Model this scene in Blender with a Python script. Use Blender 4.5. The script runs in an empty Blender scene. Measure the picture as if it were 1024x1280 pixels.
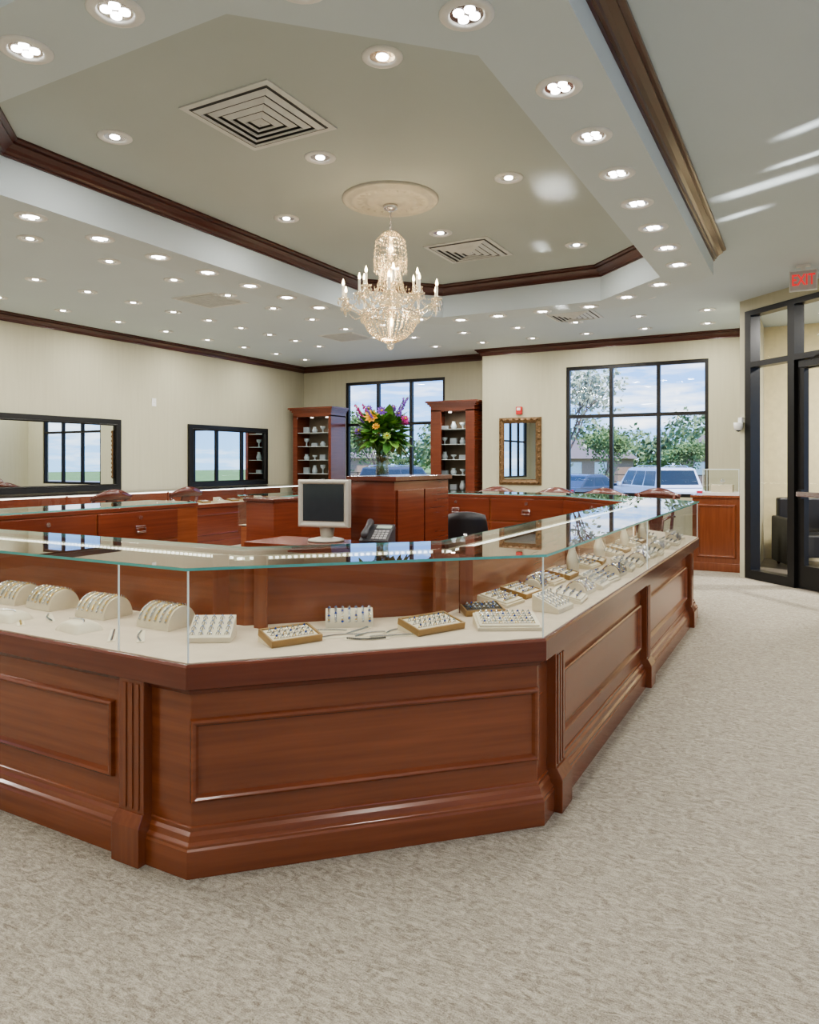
import bpy, bmesh, math, random
from mathutils import Vector, Matrix, noise
random.seed(7)
sc = bpy.context.scene
R = random.random
def U(a,b): return a+(b-a)*random.random()

# ------------------------------------------------------------ materials
def new_mat(name):
    m = bpy.data.materials.new(name); m.use_nodes = True
    nt = m.node_tree
    return m, nt, nt.nodes, nt.links, nt.nodes['Principled BSDF']
def pm(name, col, rough=0.5, metal=0.0, coat=0.0, emit=None, es=0.0, var=0.06, vscale=12.0, bump=0.0, bscale=80.0):
    m, nt, N, L, b = new_mat(name)
    tc = N.new('ShaderNodeTexCoord')
    no = N.new('ShaderNodeTexNoise'); no.inputs['Scale'].default_value = vscale; no.inputs['Detail'].default_value = 4
    L.new(tc.outputs['Object'], no.inputs['Vector'])
    cr = N.new('ShaderNodeValToRGB')
    c = Vector(col)
    lo = c*(1-var); hi = c*(1+var)
    cr.color_ramp.elements[0].color = (*lo,1); cr.color_ramp.elements[1].color = (*hi,1)
    cr.color_ramp.elements[0].position=.3; cr.color_ramp.elements[1].position=.7
    L.new(no.outputs['Fac'], cr.inputs['Fac']); L.new(cr.outputs['Color'], b.inputs['Base Color'])
    b.inputs['Roughness'].default_value = rough; b.inputs['Metallic'].default_value = metal
    b.inputs['Coat Weight'].default_value = coat; b.inputs['Coat Roughness'].default_value = .12
    if emit:
        b.inputs['Emission Color'].default_value = (*emit,1); b.inputs['Emission Strength'].default_value = es
    if bump>0:
        n2 = N.new('ShaderNodeTexNoise'); n2.inputs['Scale'].default_value=bscale; n2.inputs['Detail'].default_value=5
        L.new(tc.outputs['Object'], n2.inputs['Vector'])
        bp = N.new('ShaderNodeBump'); bp.inputs['Strength'].default_value=bump; bp.inputs['Distance'].default_value=.01
        L.new(n2.outputs['Fac'], bp.inputs['Height']); L.new(bp.outputs['Normal'], b.inputs['Normal'])
    return m
def wood(name, dark, light, scale=(1.2,1.2,30), rough=.26):
    m, nt, N, L, b = new_mat(name)
    tc = N.new('ShaderNodeTexCoord'); mp = N.new('ShaderNodeMapping'); mp.inputs['Scale'].default_value=scale
    L.new(tc.outputs['Object'], mp.inputs['Vector'])
    n1 = N.new('ShaderNodeTexNoise'); n1.inputs['Scale'].default_value=1.6; n1.inputs['Detail'].default_value=9; n1.inputs['Distortion'].default_value=.12
    L.new(mp.outputs['Vector'], n1.inputs['Vector'])
    n2 = N.new('ShaderNodeTexNoise'); n2.inputs['Scale'].default_value=1.3; n2.inputs['Detail'].default_value=2
    L.new(tc.outputs['Object'], n2.inputs['Vector'])
    mx = N.new('ShaderNodeMath'); mx.operation='MULTIPLY_ADD'; mx.inputs[1].default_value=.5
    L.new(n1.outputs['Fac'], mx.inputs[0])
    m2 = N.new('ShaderNodeMath'); m2.operation='MULTIPLY'; m2.inputs[1].default_value=.5
    L.new(n2.outputs['Fac'], m2.inputs[0]); L.new(m2.outputs[0], mx.inputs[2])
    cr = N.new('ShaderNodeValToRGB'); cr.color_ramp.elements[0].position=.33; cr.color_ramp.elements[1].position=.70
    cr.color_ramp.elements[0].color=(*dark,1); cr.color_ramp.elements[1].color=(*light,1)
    L.new(mx.outputs[0], cr.inputs['Fac']); L.new(cr.outputs['Color'], b.inputs['Base Color'])
    b.inputs['Roughness'].default_value=rough; b.inputs['Coat Weight'].default_value=.5; b.inputs['Coat Roughness'].default_value=.12
    return m
def glass_mat(name, tint=(1,1,1), k=1.0, base=.05, rough=0.0):
    m = bpy.data.materials.new(name); m.use_nodes=True
    nt=m.node_tree; N=nt.nodes; L=nt.links
    for n in list(N): N.remove(n)
    out=N.new('ShaderNodeOutputMaterial'); t=N.new('ShaderNodeBsdfTransparent'); g=N.new('ShaderNodeBsdfGlossy')
    t.inputs['Color'].default_value=(*tint,1); g.inputs['Roughness'].default_value=rough
    lw=N.new('ShaderNodeLayerWeight'); lw.inputs['Blend'].default_value=.5
    p=N.new('ShaderNodeMath'); p.operation='POWER'; p.inputs[1].default_value=4.5
    a=N.new('ShaderNodeMath'); a.operation='MULTIPLY_ADD'; a.inputs[1].default_value=k*.9; a.inputs[2].default_value=base; a.use_clamp=True
    mx=N.new('ShaderNodeMixShader')
    L.new(lw.outputs['Facing'],p.inputs[0]); L.new(p.outputs[0],a.inputs[0]); L.new(a.outputs[0],mx.inputs[0])
    L.new(t.outputs[0],mx.inputs[1]); L.new(g.outputs[0],mx.inputs[2]); L.new(mx.outputs[0],out.inputs[0])
    return m
def emis(name,col,s):
    m=bpy.data.materials.new(name); m.use_nodes=True
    b=m.node_tree.nodes['Principled BSDF']; b.inputs['Base Color'].default_value=(*col,1)
    b.inputs['Emission Color'].default_value=(*col,1); b.inputs['Emission Strength'].default_value=s
    return m

WOOD = wood('mahogany',(.180,.050,.020),(.295,.090,.036))
WOODV = wood('mahogany_vertical',(.160,.043,.018),(.26,.078,.031),scale=(26,26,1.6))
DWOOD = wood('dark_mahogany',(.070,.016,.009),(.125,.030,.015))
REDWOOD = wood('red_mahogany',(.118,.027,.014),(.200,.050,.023))
CREAM = pm('cream_suede',(.56,.46,.345),.85,bump=.15,bscale=300)
CREAM2 = pm('cream_leatherette',(.66,.58,.43),.5)
GLASS = glass_mat('case_glass',(.975,.99,.98),.9,.045)
GLASSTOP = glass_mat('case_top_glass',(.90,.95,.93),1.1,.06)
WGLASS = glass_mat('window_glass',(.97,.98,.98),.8,.03)
GEDGE = pm('glass_edge_teal',(.13,.42,.38),.15)
GEDGE2 = pm('glass_joint',(.75,.82,.80),.2)
BLACK = pm('dark_bronze_metal',(.018,.017,.016),.35,.3)
BLK = pm('black_plastic',(.015,.015,.017),.4)
WHITE = pm('white_trim',(.78,.78,.75),.4)
CHROME = pm('chrome',(.75,.75,.76),.18,1.0)
GOLD = pm('gold',(.80,.58,.25),.25,1.0)
GOLDRIM = pm('gold_rim',(.36,.23,.10),.4,.5)
DIA = pm('diamond_silver',(.70,.71,.74),.15,.95,var=.35,vscale=300)
LED = emis('led_white',(1,.97,.9),5)
LEDC = emis('downlight_lens',(1,.98,.95),14)
CEIL = pm('ceiling_paint',(.61,.685,.715),.85,var=.015,vscale=1.5)
SOFF = pm('soffit_paint',(.60,.67,.695),.85,var=.015,vscale=1.5)
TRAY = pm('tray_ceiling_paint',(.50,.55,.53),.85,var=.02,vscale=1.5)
MIRROR = pm('mirror_glass',(.84,.87,.86),.005,1.0,var=0)

def wallmat():
    m,nt,N,L,b=new_mat('beige_striae_wall')
    tc=N.new('ShaderNodeTexCoord'); mp=N.new('ShaderNodeMapping'); mp.inputs['Scale'].default_value=(30,30,1.6)
    L.new(tc.outputs['Object'],mp.inputs['Vector'])
    n=N.new('ShaderNodeTexNoise'); n.inputs['Scale'].default_value=1; n.inputs['Detail'].default_value=6
    L.new(mp.outputs['Vector'],n.inputs['Vector'])
    cr=N.new('ShaderNodeValToRGB'); cr.color_ramp.elements[0].position=.25; cr.color_ramp.elements[1].position=.75
    cr.color_ramp.elements[0].color=(.475,.455,.335,1); cr.color_ramp.elements[1].color=(.515,.495,.37,1)
    L.new(n.outputs['Fac'],cr.inputs['Fac']); L.new(cr.outputs['Color'],b.inputs['Base Color']); b.inputs['Roughness'].default_value=.8
    return m
WALL=wallmat()
VWALL=pm('vestibule_yellow_wall',(.76,.66,.42),.8)
def carpetmat():
    m,nt,N,L,b=new_mat('patterned_carpet')
    tc=N.new('ShaderNodeTexCoord')
    nd=N.new('ShaderNodeTexNoise'); nd.inputs['Scale'].default_value=20; nd.inputs['Detail'].default_value=4
    L.new(tc.outputs['Object'],nd.inputs['Vector'])
    mixv=N.new('ShaderNodeVectorMath'); mixv.operation='SCALE'; mixv.inputs[3].default_value=.065
    L.new(nd.outputs['Color'],mixv.inputs[0])
    av=N.new('ShaderNodeVectorMath'); av.operation='ADD'; L.new(tc.outputs['Object'],av.inputs[0]); L.new(mixv.outputs[0],av.inputs[1])
    vo=N.new('ShaderNodeTexVoronoi'); vo.inputs['Scale'].default_value=11.0; vo.inputs['Randomness'].default_value=.85
    L.new(av.outputs[0],vo.inputs['Vector'])
    w=N.new('ShaderNodeMath'); w.operation='MULTIPLY'; w.inputs[1].default_value=22.0; L.new(vo.outputs['Distance'],w.inputs[0])
    s=N.new('ShaderNodeMath'); s.operation='SINE'; L.new(w.outputs[0],s.inputs[0])
    nk=N.new('ShaderNodeTexNoise'); nk.inputs['Scale'].default_value=14; nk.inputs['Detail'].default_value=3; L.new(tc.outputs['Object'],nk.inputs['Vector'])
    mr=N.new('ShaderNodeMapRange'); mr.inputs['From Min'].default_value=.38; mr.inputs['From Max'].default_value=.62; L.new(nk.outputs['Fac'],mr.inputs['Value'])
    sm=N.new('ShaderNodeMath'); sm.operation='MULTIPLY'; L.new(s.outputs[0],sm.inputs[0]); L.new(mr.outputs[0],sm.inputs[1])
    nf=N.new('ShaderNodeTexNoise'); nf.inputs['Scale'].default_value=250; nf.inputs['Detail'].default_value=2
    L.new(tc.outputs['Object'],nf.inputs['Vector'])
    mp=N.new('ShaderNodeMapping'); mp.inputs['Rotation'].default_value=(0,0,.5); mp.inputs['Scale'].default_value=(24,80,1); L.new(tc.outputs['Object'],mp.inputs['Vector'])
    nm=N.new('ShaderNodeTexNoise'); nm.inputs['Scale'].default_value=1; nm.inputs['Detail'].default_value=4; nm.inputs['Distortion'].default_value=1.4
    L.new(mp.outputs['Vector'],nm.inputs['Vector'])
    a1=N.new('ShaderNodeMath'); a1.operation='MULTIPLY_ADD'; a1.inputs[1].default_value=.10; a1.inputs[2].default_value=-.50; L.new(sm.outputs[0],a1.inputs[0])
    a2=N.new('ShaderNodeMath'); a2.operation='MULTIPLY_ADD'; a2.inputs[1].default_value=.95; L.new(nf.outputs['Fac'],a2.inputs[0]); L.new(a1.outputs[0],a2.inputs[2])
    a3=N.new('ShaderNodeMath'); a3.operation='MULTIPLY_ADD'; a3.inputs[1].default_value=1.05; L.new(nm.outputs['Fac'],a3.inputs[0]); L.new(a2.outputs[0],a3.inputs[2])
    cr=N.new('ShaderNodeValToRGB'); cr.color_ramp.elements[0].position=.22; cr.color_ramp.elements[1].position=.78
    cr.color_ramp.elements[0].color=(.21,.180,.135,1); cr.color_ramp.elements[1].color=(.52,.475,.385,1)
    L.new(a3.outputs[0],cr.inputs['Fac']); L.new(cr.outputs['Color'],b.inputs['Base Color'])
    b.inputs['Roughness'].default_value=.95
    bp=N.new('ShaderNodeBump'); bp.inputs['Strength'].default_value=.5; bp.inputs['Distance'].default_value=.01
    L.new(a3.outputs[0],bp.inputs['Height']); L.new(bp.outputs['Normal'],b.inputs['Normal'])
    return m
CARPET=carpetmat()

# ------------------------------------------------------------ mesh builder
class MB:
    def __init__(s): s.v=[]; s.f=[]; s.m=[]; s.sm=[]
    def add(s,vs,fs,m=0,sm=False,M=None):
        o=len(s.v)
        for p in vs:
            p=Vector(p)
            if M is not None: p=M@p
            s.v.append(p)
        for f in fs: s.f.append([i+o for i in f]); s.m.append(m); s.sm.append(sm)
    def box(s,x0,x1,y0,y1,z0,z1,m=0,M=None):
        vs=[(x0,y0,z0),(x1,y0,z0),(x1,y1,z0),(x0,y1,z0),(x0,y0,z1),(x1,y0,z1),(x1,y1,z1),(x0,y1,z1)]
        s.add(vs,[(0,3,2,1),(4,5,6,7),(0,1,5,4),(1,2,6,5),(2,3,7,6),(3,0,4,7)],m,False,M)
    def cyl(s,p0,p1,r0,r1=None,n=16,m=0,cap=True,M=None,sm=True):
        if r1 is None: r1=r0
        p0=Vector(p0);p1=Vector(p1); d=(p1-p0).normalized()
        a=d.orthogonal().normalized(); b=d.cross(a)
        vs=[]
        for p,r in ((p0,r0),(p1,r1)):
            for i in range(n):
                t=2*math.pi*i/n; vs.append(p+a*math.cos(t)*r+b*math.sin(t)*r)
        fs=[(i,(i+1)%n,n+(i+1)%n,n+i) for i in range(n)]
        s.add(vs,fs,m,sm,M)
        if cap:
            s.add(vs,[tuple(range(n-1,-1,-1)),tuple(range(n,2*n))],m,False,M)
    def lathe(s,prof,c=(0,0),n=24,m=0,M=None,sm=True):
        vs=[];k=len(prof)
        for i in range(n):
            t=2*math.pi*i/n
            for r,z in prof: vs.append((c[0]+r*math.cos(t),c[1]+r*math.sin(t),z))
        fs=[]
        for i in range(n):
            j=(i+1)%n
            for q in range(k-1): fs.append((i*k+q,j*k+q,j*k+q+1,i*k+q+1))
        s.add(vs,fs,m,sm,M)
    def tube(s,pts,r,n=8,m=0,M=None,cap=True):
        pts=[Vector(p) for p in pts]; rs=r if isinstance(r,(list,tuple)) else [r]*len(pts)
        vs=[];k=len(pts); up=None
        for i,p in enumerate(pts):
            d=(pts[min(i+1,k-1)]-pts[max(i-1,0)]).normalized()
            if up is None: up=d.orthogonal().normalized()
            up=(up-d*up.dot(d))
            up=up.normalized() if up.length>1e-6 else d.orthogonal().normalized()
            b=d.cross(up)
            for j in range(n):
                t=2*math.pi*j/n; vs.append(p+up*math.cos(t)*rs[i]+b*math.sin(t)*rs[i])
        fs=[]
        for i in range(k-1):
            for j in range(n): fs.append((i*n+j,i*n+(j+1)%n,(i+1)*n+(j+1)%n,(i+1)*n+j))
        if cap: fs+= [tuple(range(n-1,-1,-1)),tuple(range((k-1)*n,k*n))]
        s.add(vs,fs,m,True,M)
    def octa(s,c,rx,rz,m=0,M=None):
        x,y,z=c
        s.add([(x+rx,y,z),(x,y+rx,z),(x-rx,y,z),(x,y-rx,z),(x,y,z+rz),(x,y,z-rz)],
              [(0,1,4),(1,2,4),(2,3,4),(3,0,4),(1,0,5),(2,1,5),(3,2,5),(0,3,5)],m,False,M)
    def sweep(s,path,prof,m=0,closed=False,cprof=True,cap=True,sm=False):
        P=[Vector((p[0],p[1])) for p in path]; n=len(P); k=len(prof); vs=[]
        for i in range(n):
            dn=(P[(i+1)%n]-P[i]).normalized() if (closed or i<n-1) else None
            dp=(P[i]-P[i-1]).normalized() if (closed or i>0) else None
            if dn is None: dn=dp
            if dp is None: dp=dn
            n1=Vector((dp.y,-dp.x)); n2=Vector((dn.y,-dn.x))
            mm=(n1+n2)/(1+n1.dot(n2))
            for o,z in prof: q=P[i]+mm*o; vs.append((q.x,q.y,z))
        fs=[]
        for i in range(n if closed else n-1):
            j=(i+1)%n
            for q in range(k if cprof else k-1):
                q2=(q+1)%k; fs.append((i*k+q,j*k+q,j*k+q2,i*k+q2))
        if cap and cprof and not closed:
            fs.append(tuple(range(k))); fs.append(tuple((n-1)*k+q for q in range(k-1,-1,-1)))
        s.add(vs,fs,m,sm)
    def rectframe(s,M,u0,u1,z0,z1,w,h,m=0):
        rings=[]
        for ins,hh in ((0,0),(w*.15,h*.7),(w*.4,h),(w*.7,h*.75),(w,0)):
            rings.append([(u0+ins,hh,z0+ins),(u1-ins,hh,z0+ins),(u1-ins,hh,z1-ins),(u0+ins,hh,z1-ins)])
        vs=[p for r in rings for p in r]; fs=[]
        for a in range(len(rings)-1):
            for i in range(4): j=(i+1)%4; fs.append((a*4+i,a*4+j,a*4+4+j,a*4+4+i))
        s.add(vs,fs,m,False,M)
    def build(s,name,mats,loc=(0,0,0),rot=0,parent=None,bevel=0,recalc=True):
        me=bpy.data.meshes.new(name); me.from_pydata([tuple(p) for p in s.v],[],s.f)
        for mt in mats: me.materials.append(mt)
        me.polygons.foreach_set('material_index',s.m); me.polygons.foreach_set('use_smooth',s.sm)
        if recalc:
            bm=bmesh.new(); bm.from_mesh(me); bmesh.ops.recalc_face_normals(bm,faces=bm.faces); bm.to_mesh(me); bm.free()
        ob=bpy.data.objects.new(name,me); sc.collection.objects.link(ob)
        ob.location=loc; ob.rotation_euler=(0,0,rot)
        if parent:
            ob.parent=parent; ob.matrix_parent_inverse=Matrix.Translation(parent.location).inverted()
        if bevel>0:
            bv=ob.modifiers.new('bevel','BEVEL'); bv.width=bevel; bv.segments=2; bv.limit_method='ANGLE'; bv.angle_limit=math.radians(40)
        return ob
def empty(name,loc=(0,0,0)):
    e=bpy.data.objects.new(name,None); e.location=loc; e.empty_display_size=.2; sc.collection.objects.link(e); return e
def frameM(p0,p1):
    """local x along p0->p1, local y = right-hand (outward) normal, z up"""
    p0=Vector((p0[0],p0[1],0)); p1=Vector((p1[0],p1[1],0)); u=(p1-p0).normalized(); n=Vector((u.y,-u.x,0))
    M=Matrix(((u.x,n.x,0,p0.x),(u.y,n.y,0,p0.y),(0,0,1,0),(0,0,0,1)))
    return M,(p1-p0).length

# ------------------------------------------------------------ camera
H=1.30
cam=bpy.data.cameras.new('camera'); co=bpy.data.objects.new('camera',cam); sc.collection.objects.link(co)
cam.sensor_fit='AUTO'; cam.sensor_width=36; cam.lens=914/1280*36; cam.shift_y=-62/1280; cam.clip_start=.05; cam.clip_end=600
co.location=(0,0,H); co.rotation_euler=(math.pi/2,0,math.radians(28.83)); sc.camera=co

# ------------------------------------------------------------ room shell
ZC=3.13
def wall(name,p0,p1,z0,z1,ops=(),th=.15,mat=WALL):
    M,Ln=frameM(p0,p1); mb=MB()
    us=sorted({0,Ln,*[o[0] for o in ops],*[o[1] for o in ops]}); zs=sorted({z0,z1,*[o[2] for o in ops],*[o[3] for o in ops]})
    for a,b in zip(us,us[1:]):
        for c,d in zip(zs,zs[1:]):
            mu=(a+b)/2; mz=(c+d)/2
            if any(o[0]<mu<o[1] and o[2]<mz<o[3] for o in ops): continue
            mb.box(a,b,0,th,c,d,0,M)
    return mb.build(name,[mat])
wall('wall_back_right',(-.72,11),(-4.7,11),0,3.3,[(.55,2.59,.8,2.76)])
wall('wall_back_jog',(-4.7,11.152),(-4.7,11.6),0,3.3)
wall('wall_back_left',(-4.7,11.45),(-8.64,11.45),0,3.3,[(.9,2.97,.8,2.79)])
wall('wall_left',(-8.64,11.45),(-8.64,-2.5),0,3.3,[(11.45,13.65,.8,2.76)])
wall('wall_rear',(-8.64,-2.5),(3.2,-2.5),0,3.3)
wall('wall_right',(3.2,-2.5),(3.2,5.2),0,3.3,[(.6,3.2,.5,2.7),(3.9,7.0,.5,2.7)])
wall('wall_entry',(3.2,5.2),(-.72,9.12),0,3.3,[(3.6,5.455,0,3.0)])
wall('wall_vestibule_side',(-.72,9.12),(-.72,10.998),0,3.3)
wall('wall_vestibule_back',(4.6,11),(-.57,11),0,3.3,mat=VWALL)
wall('wall_vestibule_outer',(4.6,5.2),(4.6,11),0,3.3,[(.4,5.2,.3,2.8)],mat=VWALL)
wall('wall_vestibule_front',(3.35,5.2),(4.6,5.2),0,3.3,mat=VWALL)
mb=MB(); mb.add([(-8.64,-2.5,0),(3.2,-2.5,0),(3.2,5.2,0),(-.72,9.12,0),(-.72,11,0),(-4.7,11,0),(-4.7,11.45,0),(-8.64,11.45,0)],[tuple(range(8))])
mb.build('floor',[CARPET])
TILE=pm('dark_slate_tile',(.16,.135,.11),.4,var=.3,vscale=5)
mb=MB(); mb.add([(-.72,9.12,0),(3.2,5.2,0),(4.6,5.2,0),(4.6,11,0),(-.72,11,0)],[tuple(range(5))]); mb.build('floor_vestibule',[TILE])
x0,x1,y0,y1=-4.45,-.95,1.76,7.46
X0,X1,Y0,Y1=-8.9,4.8,-2.7,11.7
mb=MB()
for a,b,c,d in ((X0,X1,Y0,y0),(X0,X1,y1,Y1),(X0,x0,y0,y1),(x1,X1,y0,y1)):
    mb.box(a,b,c,d,ZC,ZC+.12)
mb.build('ceiling',[CEIL])
def octo(xa,xb,ya,yb,c): return [(xa+c,ya),(xb-c,ya),(xb,ya+c),(xb,yb-c),(xb-c,yb),(xa+c,yb),(xa,yb-c),(xa,ya+c)]
OCT=octo(-4.25,-1.15,1.97,7.25,.68)
W=.41; Z0=2.90; ZT=3.24
mb=MB(); mb.sweep(OCT,[(0,ZT+.06),(0,Z0),(W,Z0),(W,ZT+.06)],0,closed=True); mb.build('ceiling_soffit_ring',[SOFF])
mb=MB(); oo=octo(-4.5,-.9,1.72,7.5,.68); mb.add([(x,y,ZT) for x,y in oo]+[(x,y,ZT+.08) for x,y in oo],[tuple(range(8)),tuple(range(15,7,-1))]); mb.build('ceiling_tray',[TRAY])
CP=[(0,0),(.014,0),(.014,.012),(.024,.016),(.03,.030),(.045,.046),(.062,.058),(.074,.066),(.074,.078),(.088,.082),(.098,.090),(.098,.104),(0,.104)]
def crown(name,path,zt,sgn,closed,off=0):
    mb=MB(); mb.sweep(path,[(off+sgn*o,zt-.104+z) for o,z in CP],0,closed=closed); return mb.build(name,[DWOODC])
DWOODC=wood('crown_mahogany',(.062,.015,.011),(.10,.025,.016),scale=(2,2,20),rough=.3)
crown('trim_tray_crown',OCT,ZT,-1,True)
crown('trim_soffit_crown',OCT,ZC,1,True,W)
crown('trim_wall_crown',[(-.72,11),(-4.7,11),(-4.7,11.45),(-8.64,11.45),(-8.64,-2.5),(3.2,-2.5)],ZC,-1,False)
mb=MB(); mb.sweep([(-.72,11),(-4.7,11),(-4.7,11.45),(-8.64,11.45),(-8.64,-2.5),(3.2,-2.5),(3.2,5.2),(.68,7.72)],[(0,0),(-.018,0),(-.018,.12),(-.008,.14),(0,.14)]); mb.build('baseboard_room',[REDWOOD])

def window(name,p0,p1,z0,z1,cols,rows,fw=.05,glass=True,dep=(.02,.09)):
    M,Ln=frameM(p0,p1); mb=MB(); a,b=dep
    mb.box(0,fw,a,b,z0,z1,0,M); mb.box(Ln-fw,Ln,a,b,z0,z1,0,M); mb.box(fw,Ln-fw,a,b,z0,z0+fw,0,M); mb.box(fw,Ln-fw,a,b,z1-fw,z1,0,M)
    for c in cols: mb.box(c*Ln-fw/2,c*Ln+fw/2,a,b,z0+fw,z1-fw,0,M)
    for r in rows: mb.box(fw,Ln-fw,a+.002,b-.002,r-fw/2,r+fw/2,0,M)
    if glass:
        g=(a+b)/2; mb.add([(fw,g,z0+fw),(Ln-fw,g,z0+fw),(Ln-fw,g,z1-fw),(fw,g,z1-fw)],[(0,1,2,3)],1,False,M)
    return mb.build(name,[BLACK,WGLASS],recalc=False)
window('window_1',(-1.27,11),(-3.31,11),.8,2.76,(1/3,2/3),(2.0,))
window('window_2',(-5.6,11.45),(-7.67,11.45),.8,2.79,(1/3,2/3),(2.0,))
window('window_3',(-8.64,0),(-8.64,-2.2),.8,2.76,(1/3,2/3),(2.0,))
window('window_5',(3.2,-1.9),(3.2,.7),.5,2.7,(1/3,2/3),(2.0,))
window('window_6',(3.2,1.4),(3.2,4.5),.5,2.7,(1/3,2/3),(2.0,))
window('window_9',(4.6,5.6),(4.6,10.4),.3,2.8,(.25,.5,.75),(2.1,))
# big black-framed mirrors on the left wall
def framed_mirror(ya,yb,z0,z1,t=.055):
    M,Ln=frameM((-8.64,ya),(-8.64,yb)); mb=MB()
    mb.box(0,Ln,-.012,-.002,z0,z1,1,M)
    mb.box(-t,.01,-.045,-.001,z0-t,z1+t,0,M); mb.box(Ln-.01,Ln+t,-.045,-.001,z0-t,z1+t,0,M)
    mb.box(.01,Ln-.01,-.045,-.001,z1-.01,z1+t,0,M); mb.box(.01,Ln-.01,-.045,-.001,z0-t,z0+.01,0,M)
    mb.rectframe(Matrix(((0,-1,0,-8.595),(-1,0,0,ya),(0,0,1,0),(0,0,0,1)))@Matrix.Diagonal((1,-1,1,1)),.012,Ln-.012,z0+.012,z1-.012,.02,.008,0)
    mb.build('framed_mirror',[BLACK,MIRROR],recalc=False)
framed_mirror(10.27,8.48,.965,1.85)
framed_mirror(7.07,3.40,.965,1.85)

# entry storefront + door
S=Vector((-.657,9.06)); E=S+Vector((.7071,-.7071))*1.86
M,_=frameM((S.x,S.y),(E.x,E.y))
def sf(mb,u0,u1,n0,n1,za,zb,m=0): mb.box(u0,u1,n0,n1,za,zb,m,M)
mb=MB()
for u0,u1 in ((0,.09),(.62,.71),(1.77,1.86)): sf(mb,u0,u1,-.12,.01,0,2.997)
sf(mb,.09,.62,-.12,.01,2.94,2.997); sf(mb,.71,1.77,-.12,.01,2.94,2.997)
sf(mb,.09,.62,-.12,.01,2.36,2.42); sf(mb,.71,1.77,-.12,.01,2.36,2.42); sf(mb,.09,.62,-.12,.01,0,.10)
for a,b,c,d in ((.09,.62,.10,2.36),(.09,.62,2.42,2.94),(.71,1.77,2.42,2.94)):
    mb.add([(a,-.06,c),(b,-.06,c),(b,-.06,d),(a,-.06,d)],[(0,1,2,3)],1,False,M)
mb.build('window_10',[BLACK,WGLASS],recalc=False)
mb=MB()
sf(mb,.715,.80,-.09,-.03,.01,2.355); sf(mb,1.685,1.765,-.09,-.03,.01,2.355); sf(mb,.80,1.685,-.09,-.03,.01,.24); sf(mb,.80,1.685,-.09,-.03,2.26,2.355)
mb.add([(.8,-.06,.24),(1.685,-.06,.24),(1.685,-.06,2.26),(.8,-.06,2.26)],[(0,1,2,3)],1,False,M)
sf(mb,.76,1.72,.0,.035,.95,1.0,2); sf(mb,.77,.81,-.03,.02,.93,1.02,0); sf(mb,1.67,1.71,-.03,.02,.93,1.02,0)
sf(mb,.80,1.08,-.03,.04,2.27,2.33,0); mb.tube([M@Vector((.95,.03,2.34)),M@Vector((1.15,.16,2.345)),M@Vector((1.3,.0,2.37))],.009)
mb.build('door_1',[BLACK,WGLASS,CHROME],recalc=False)
mb=MB(); mb.box(-.115,.115,-.02,.02,-.095,.095,0); mb.box(-.107,.107,-.0215,-.02,-.087,.087,2); mb.box(-.02,.02,-.02,.02,.095,.13,0); mb.box(-.06,.06,-.03,.03,.128,.145,0)
RED=pm('exit_red',(.75,.02,.03),.5,emit=(1,.05,.05),es=.8); SIGN=pm('exit_face',(.55,.50,.48),.5)
ex=mb.build('exit_sign',[WHITE,WHITE,SIGN],loc=(-.07,7.70,ZC-.145))
tcv=bpy.data.curves.new('exit_text','FONT'); tcv.body='EXIT'; tcv.size=.115; tcv.extrude=.001; tcv.align_x='CENTER'; tcv.align_y='CENTER'; tcv.offset=.0012
to=bpy.data.objects.new('letters',tcv); sc.collection.objects.link(to); to.parent=ex; to.location=(0,-.0235,0); to.rotation_euler=(math.pi/2,0,0); to.scale=(.82,1.25,1); tcv.materials.append(RED)

# ------------------------------------------------------------ ceiling fixtures
ring=[]
for k in range(7): ring+= [(-.945,3.04+.53*k),(-4.455,2.98+.53*k)]
ring+=[(-1.08,2.385),(-1.5,1.97),(-2.16,1.765),(-2.67,1.765),(-3.2,1.765),(-3.75,1.9),(-4.2,2.35)]
ring+=[(-1.2,6.83),(-1.57,7.2),(-2.0,7.455),(-2.5,7.455),(-3.0,7.455),(-3.45,7.455),(-3.85,7.2),(-4.2,6.83)]
tray=[(-1.8,3),(-3.64,2.97),(-2.74,3.8),(-1.81,4.69),(-3.66,4.62),(-2.75,5.54),(-1.84,6.43),(-3.65,6.35)]
outer=[(-5.6,2.2+.77*k) for k in range(10)]+[(-6.8,2.8+.6*k) for k in range(12)]+[(-7.9,3.3+.8*k) for k in range(10)]
outer+=[(-5.0+.85*k,8.35) for k in range(5)]+[(-5.1+.8*k,9.4) for k in range(6)]+[(-5.2+.8*k,10.3) for k in range(6)]
outer+=[(-.9-1.0*k,.4) for k in range(4)]+[(-1-1.3*k,-1.2) for k in range(4)]
mb=MB()
def fixture(x,y,z,quad):
    mb.lathe([(.100,z+.002),(.100,z-.004),(.092,z-.009),(.068,z-.010),(.062,z-.003),(.060,z+.001)] ,(x,y),20,0)
    mb.lathe([(.060,z-.002),(.0,z-.0021)],(x,y),20,1)
    if quad:
        for a in range(4):
            t=math.pi/4+a*math.pi/2; cx=x+.031*math.cos(t); cy=y+.031*math.sin(t)
            mb.lathe([(.0205,z-.003),(.019,z-.007),(.0,z-.0075)],(cx,cy),10,2)
    else:
        mb.lathe([(.030,z-.003),(.028,z-.007),(0,z-.008)],(x,y),14,2)
for x,y in ring: fixture(x,y,Z0,True)
for x,y in tray: fixture(x,y,ZT,False)
for x,y in outer: fixture(x,y,ZC,False)
mb.build('recessed_downlights',[WHITE,CHROME,LEDC],recalc=False)
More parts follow.
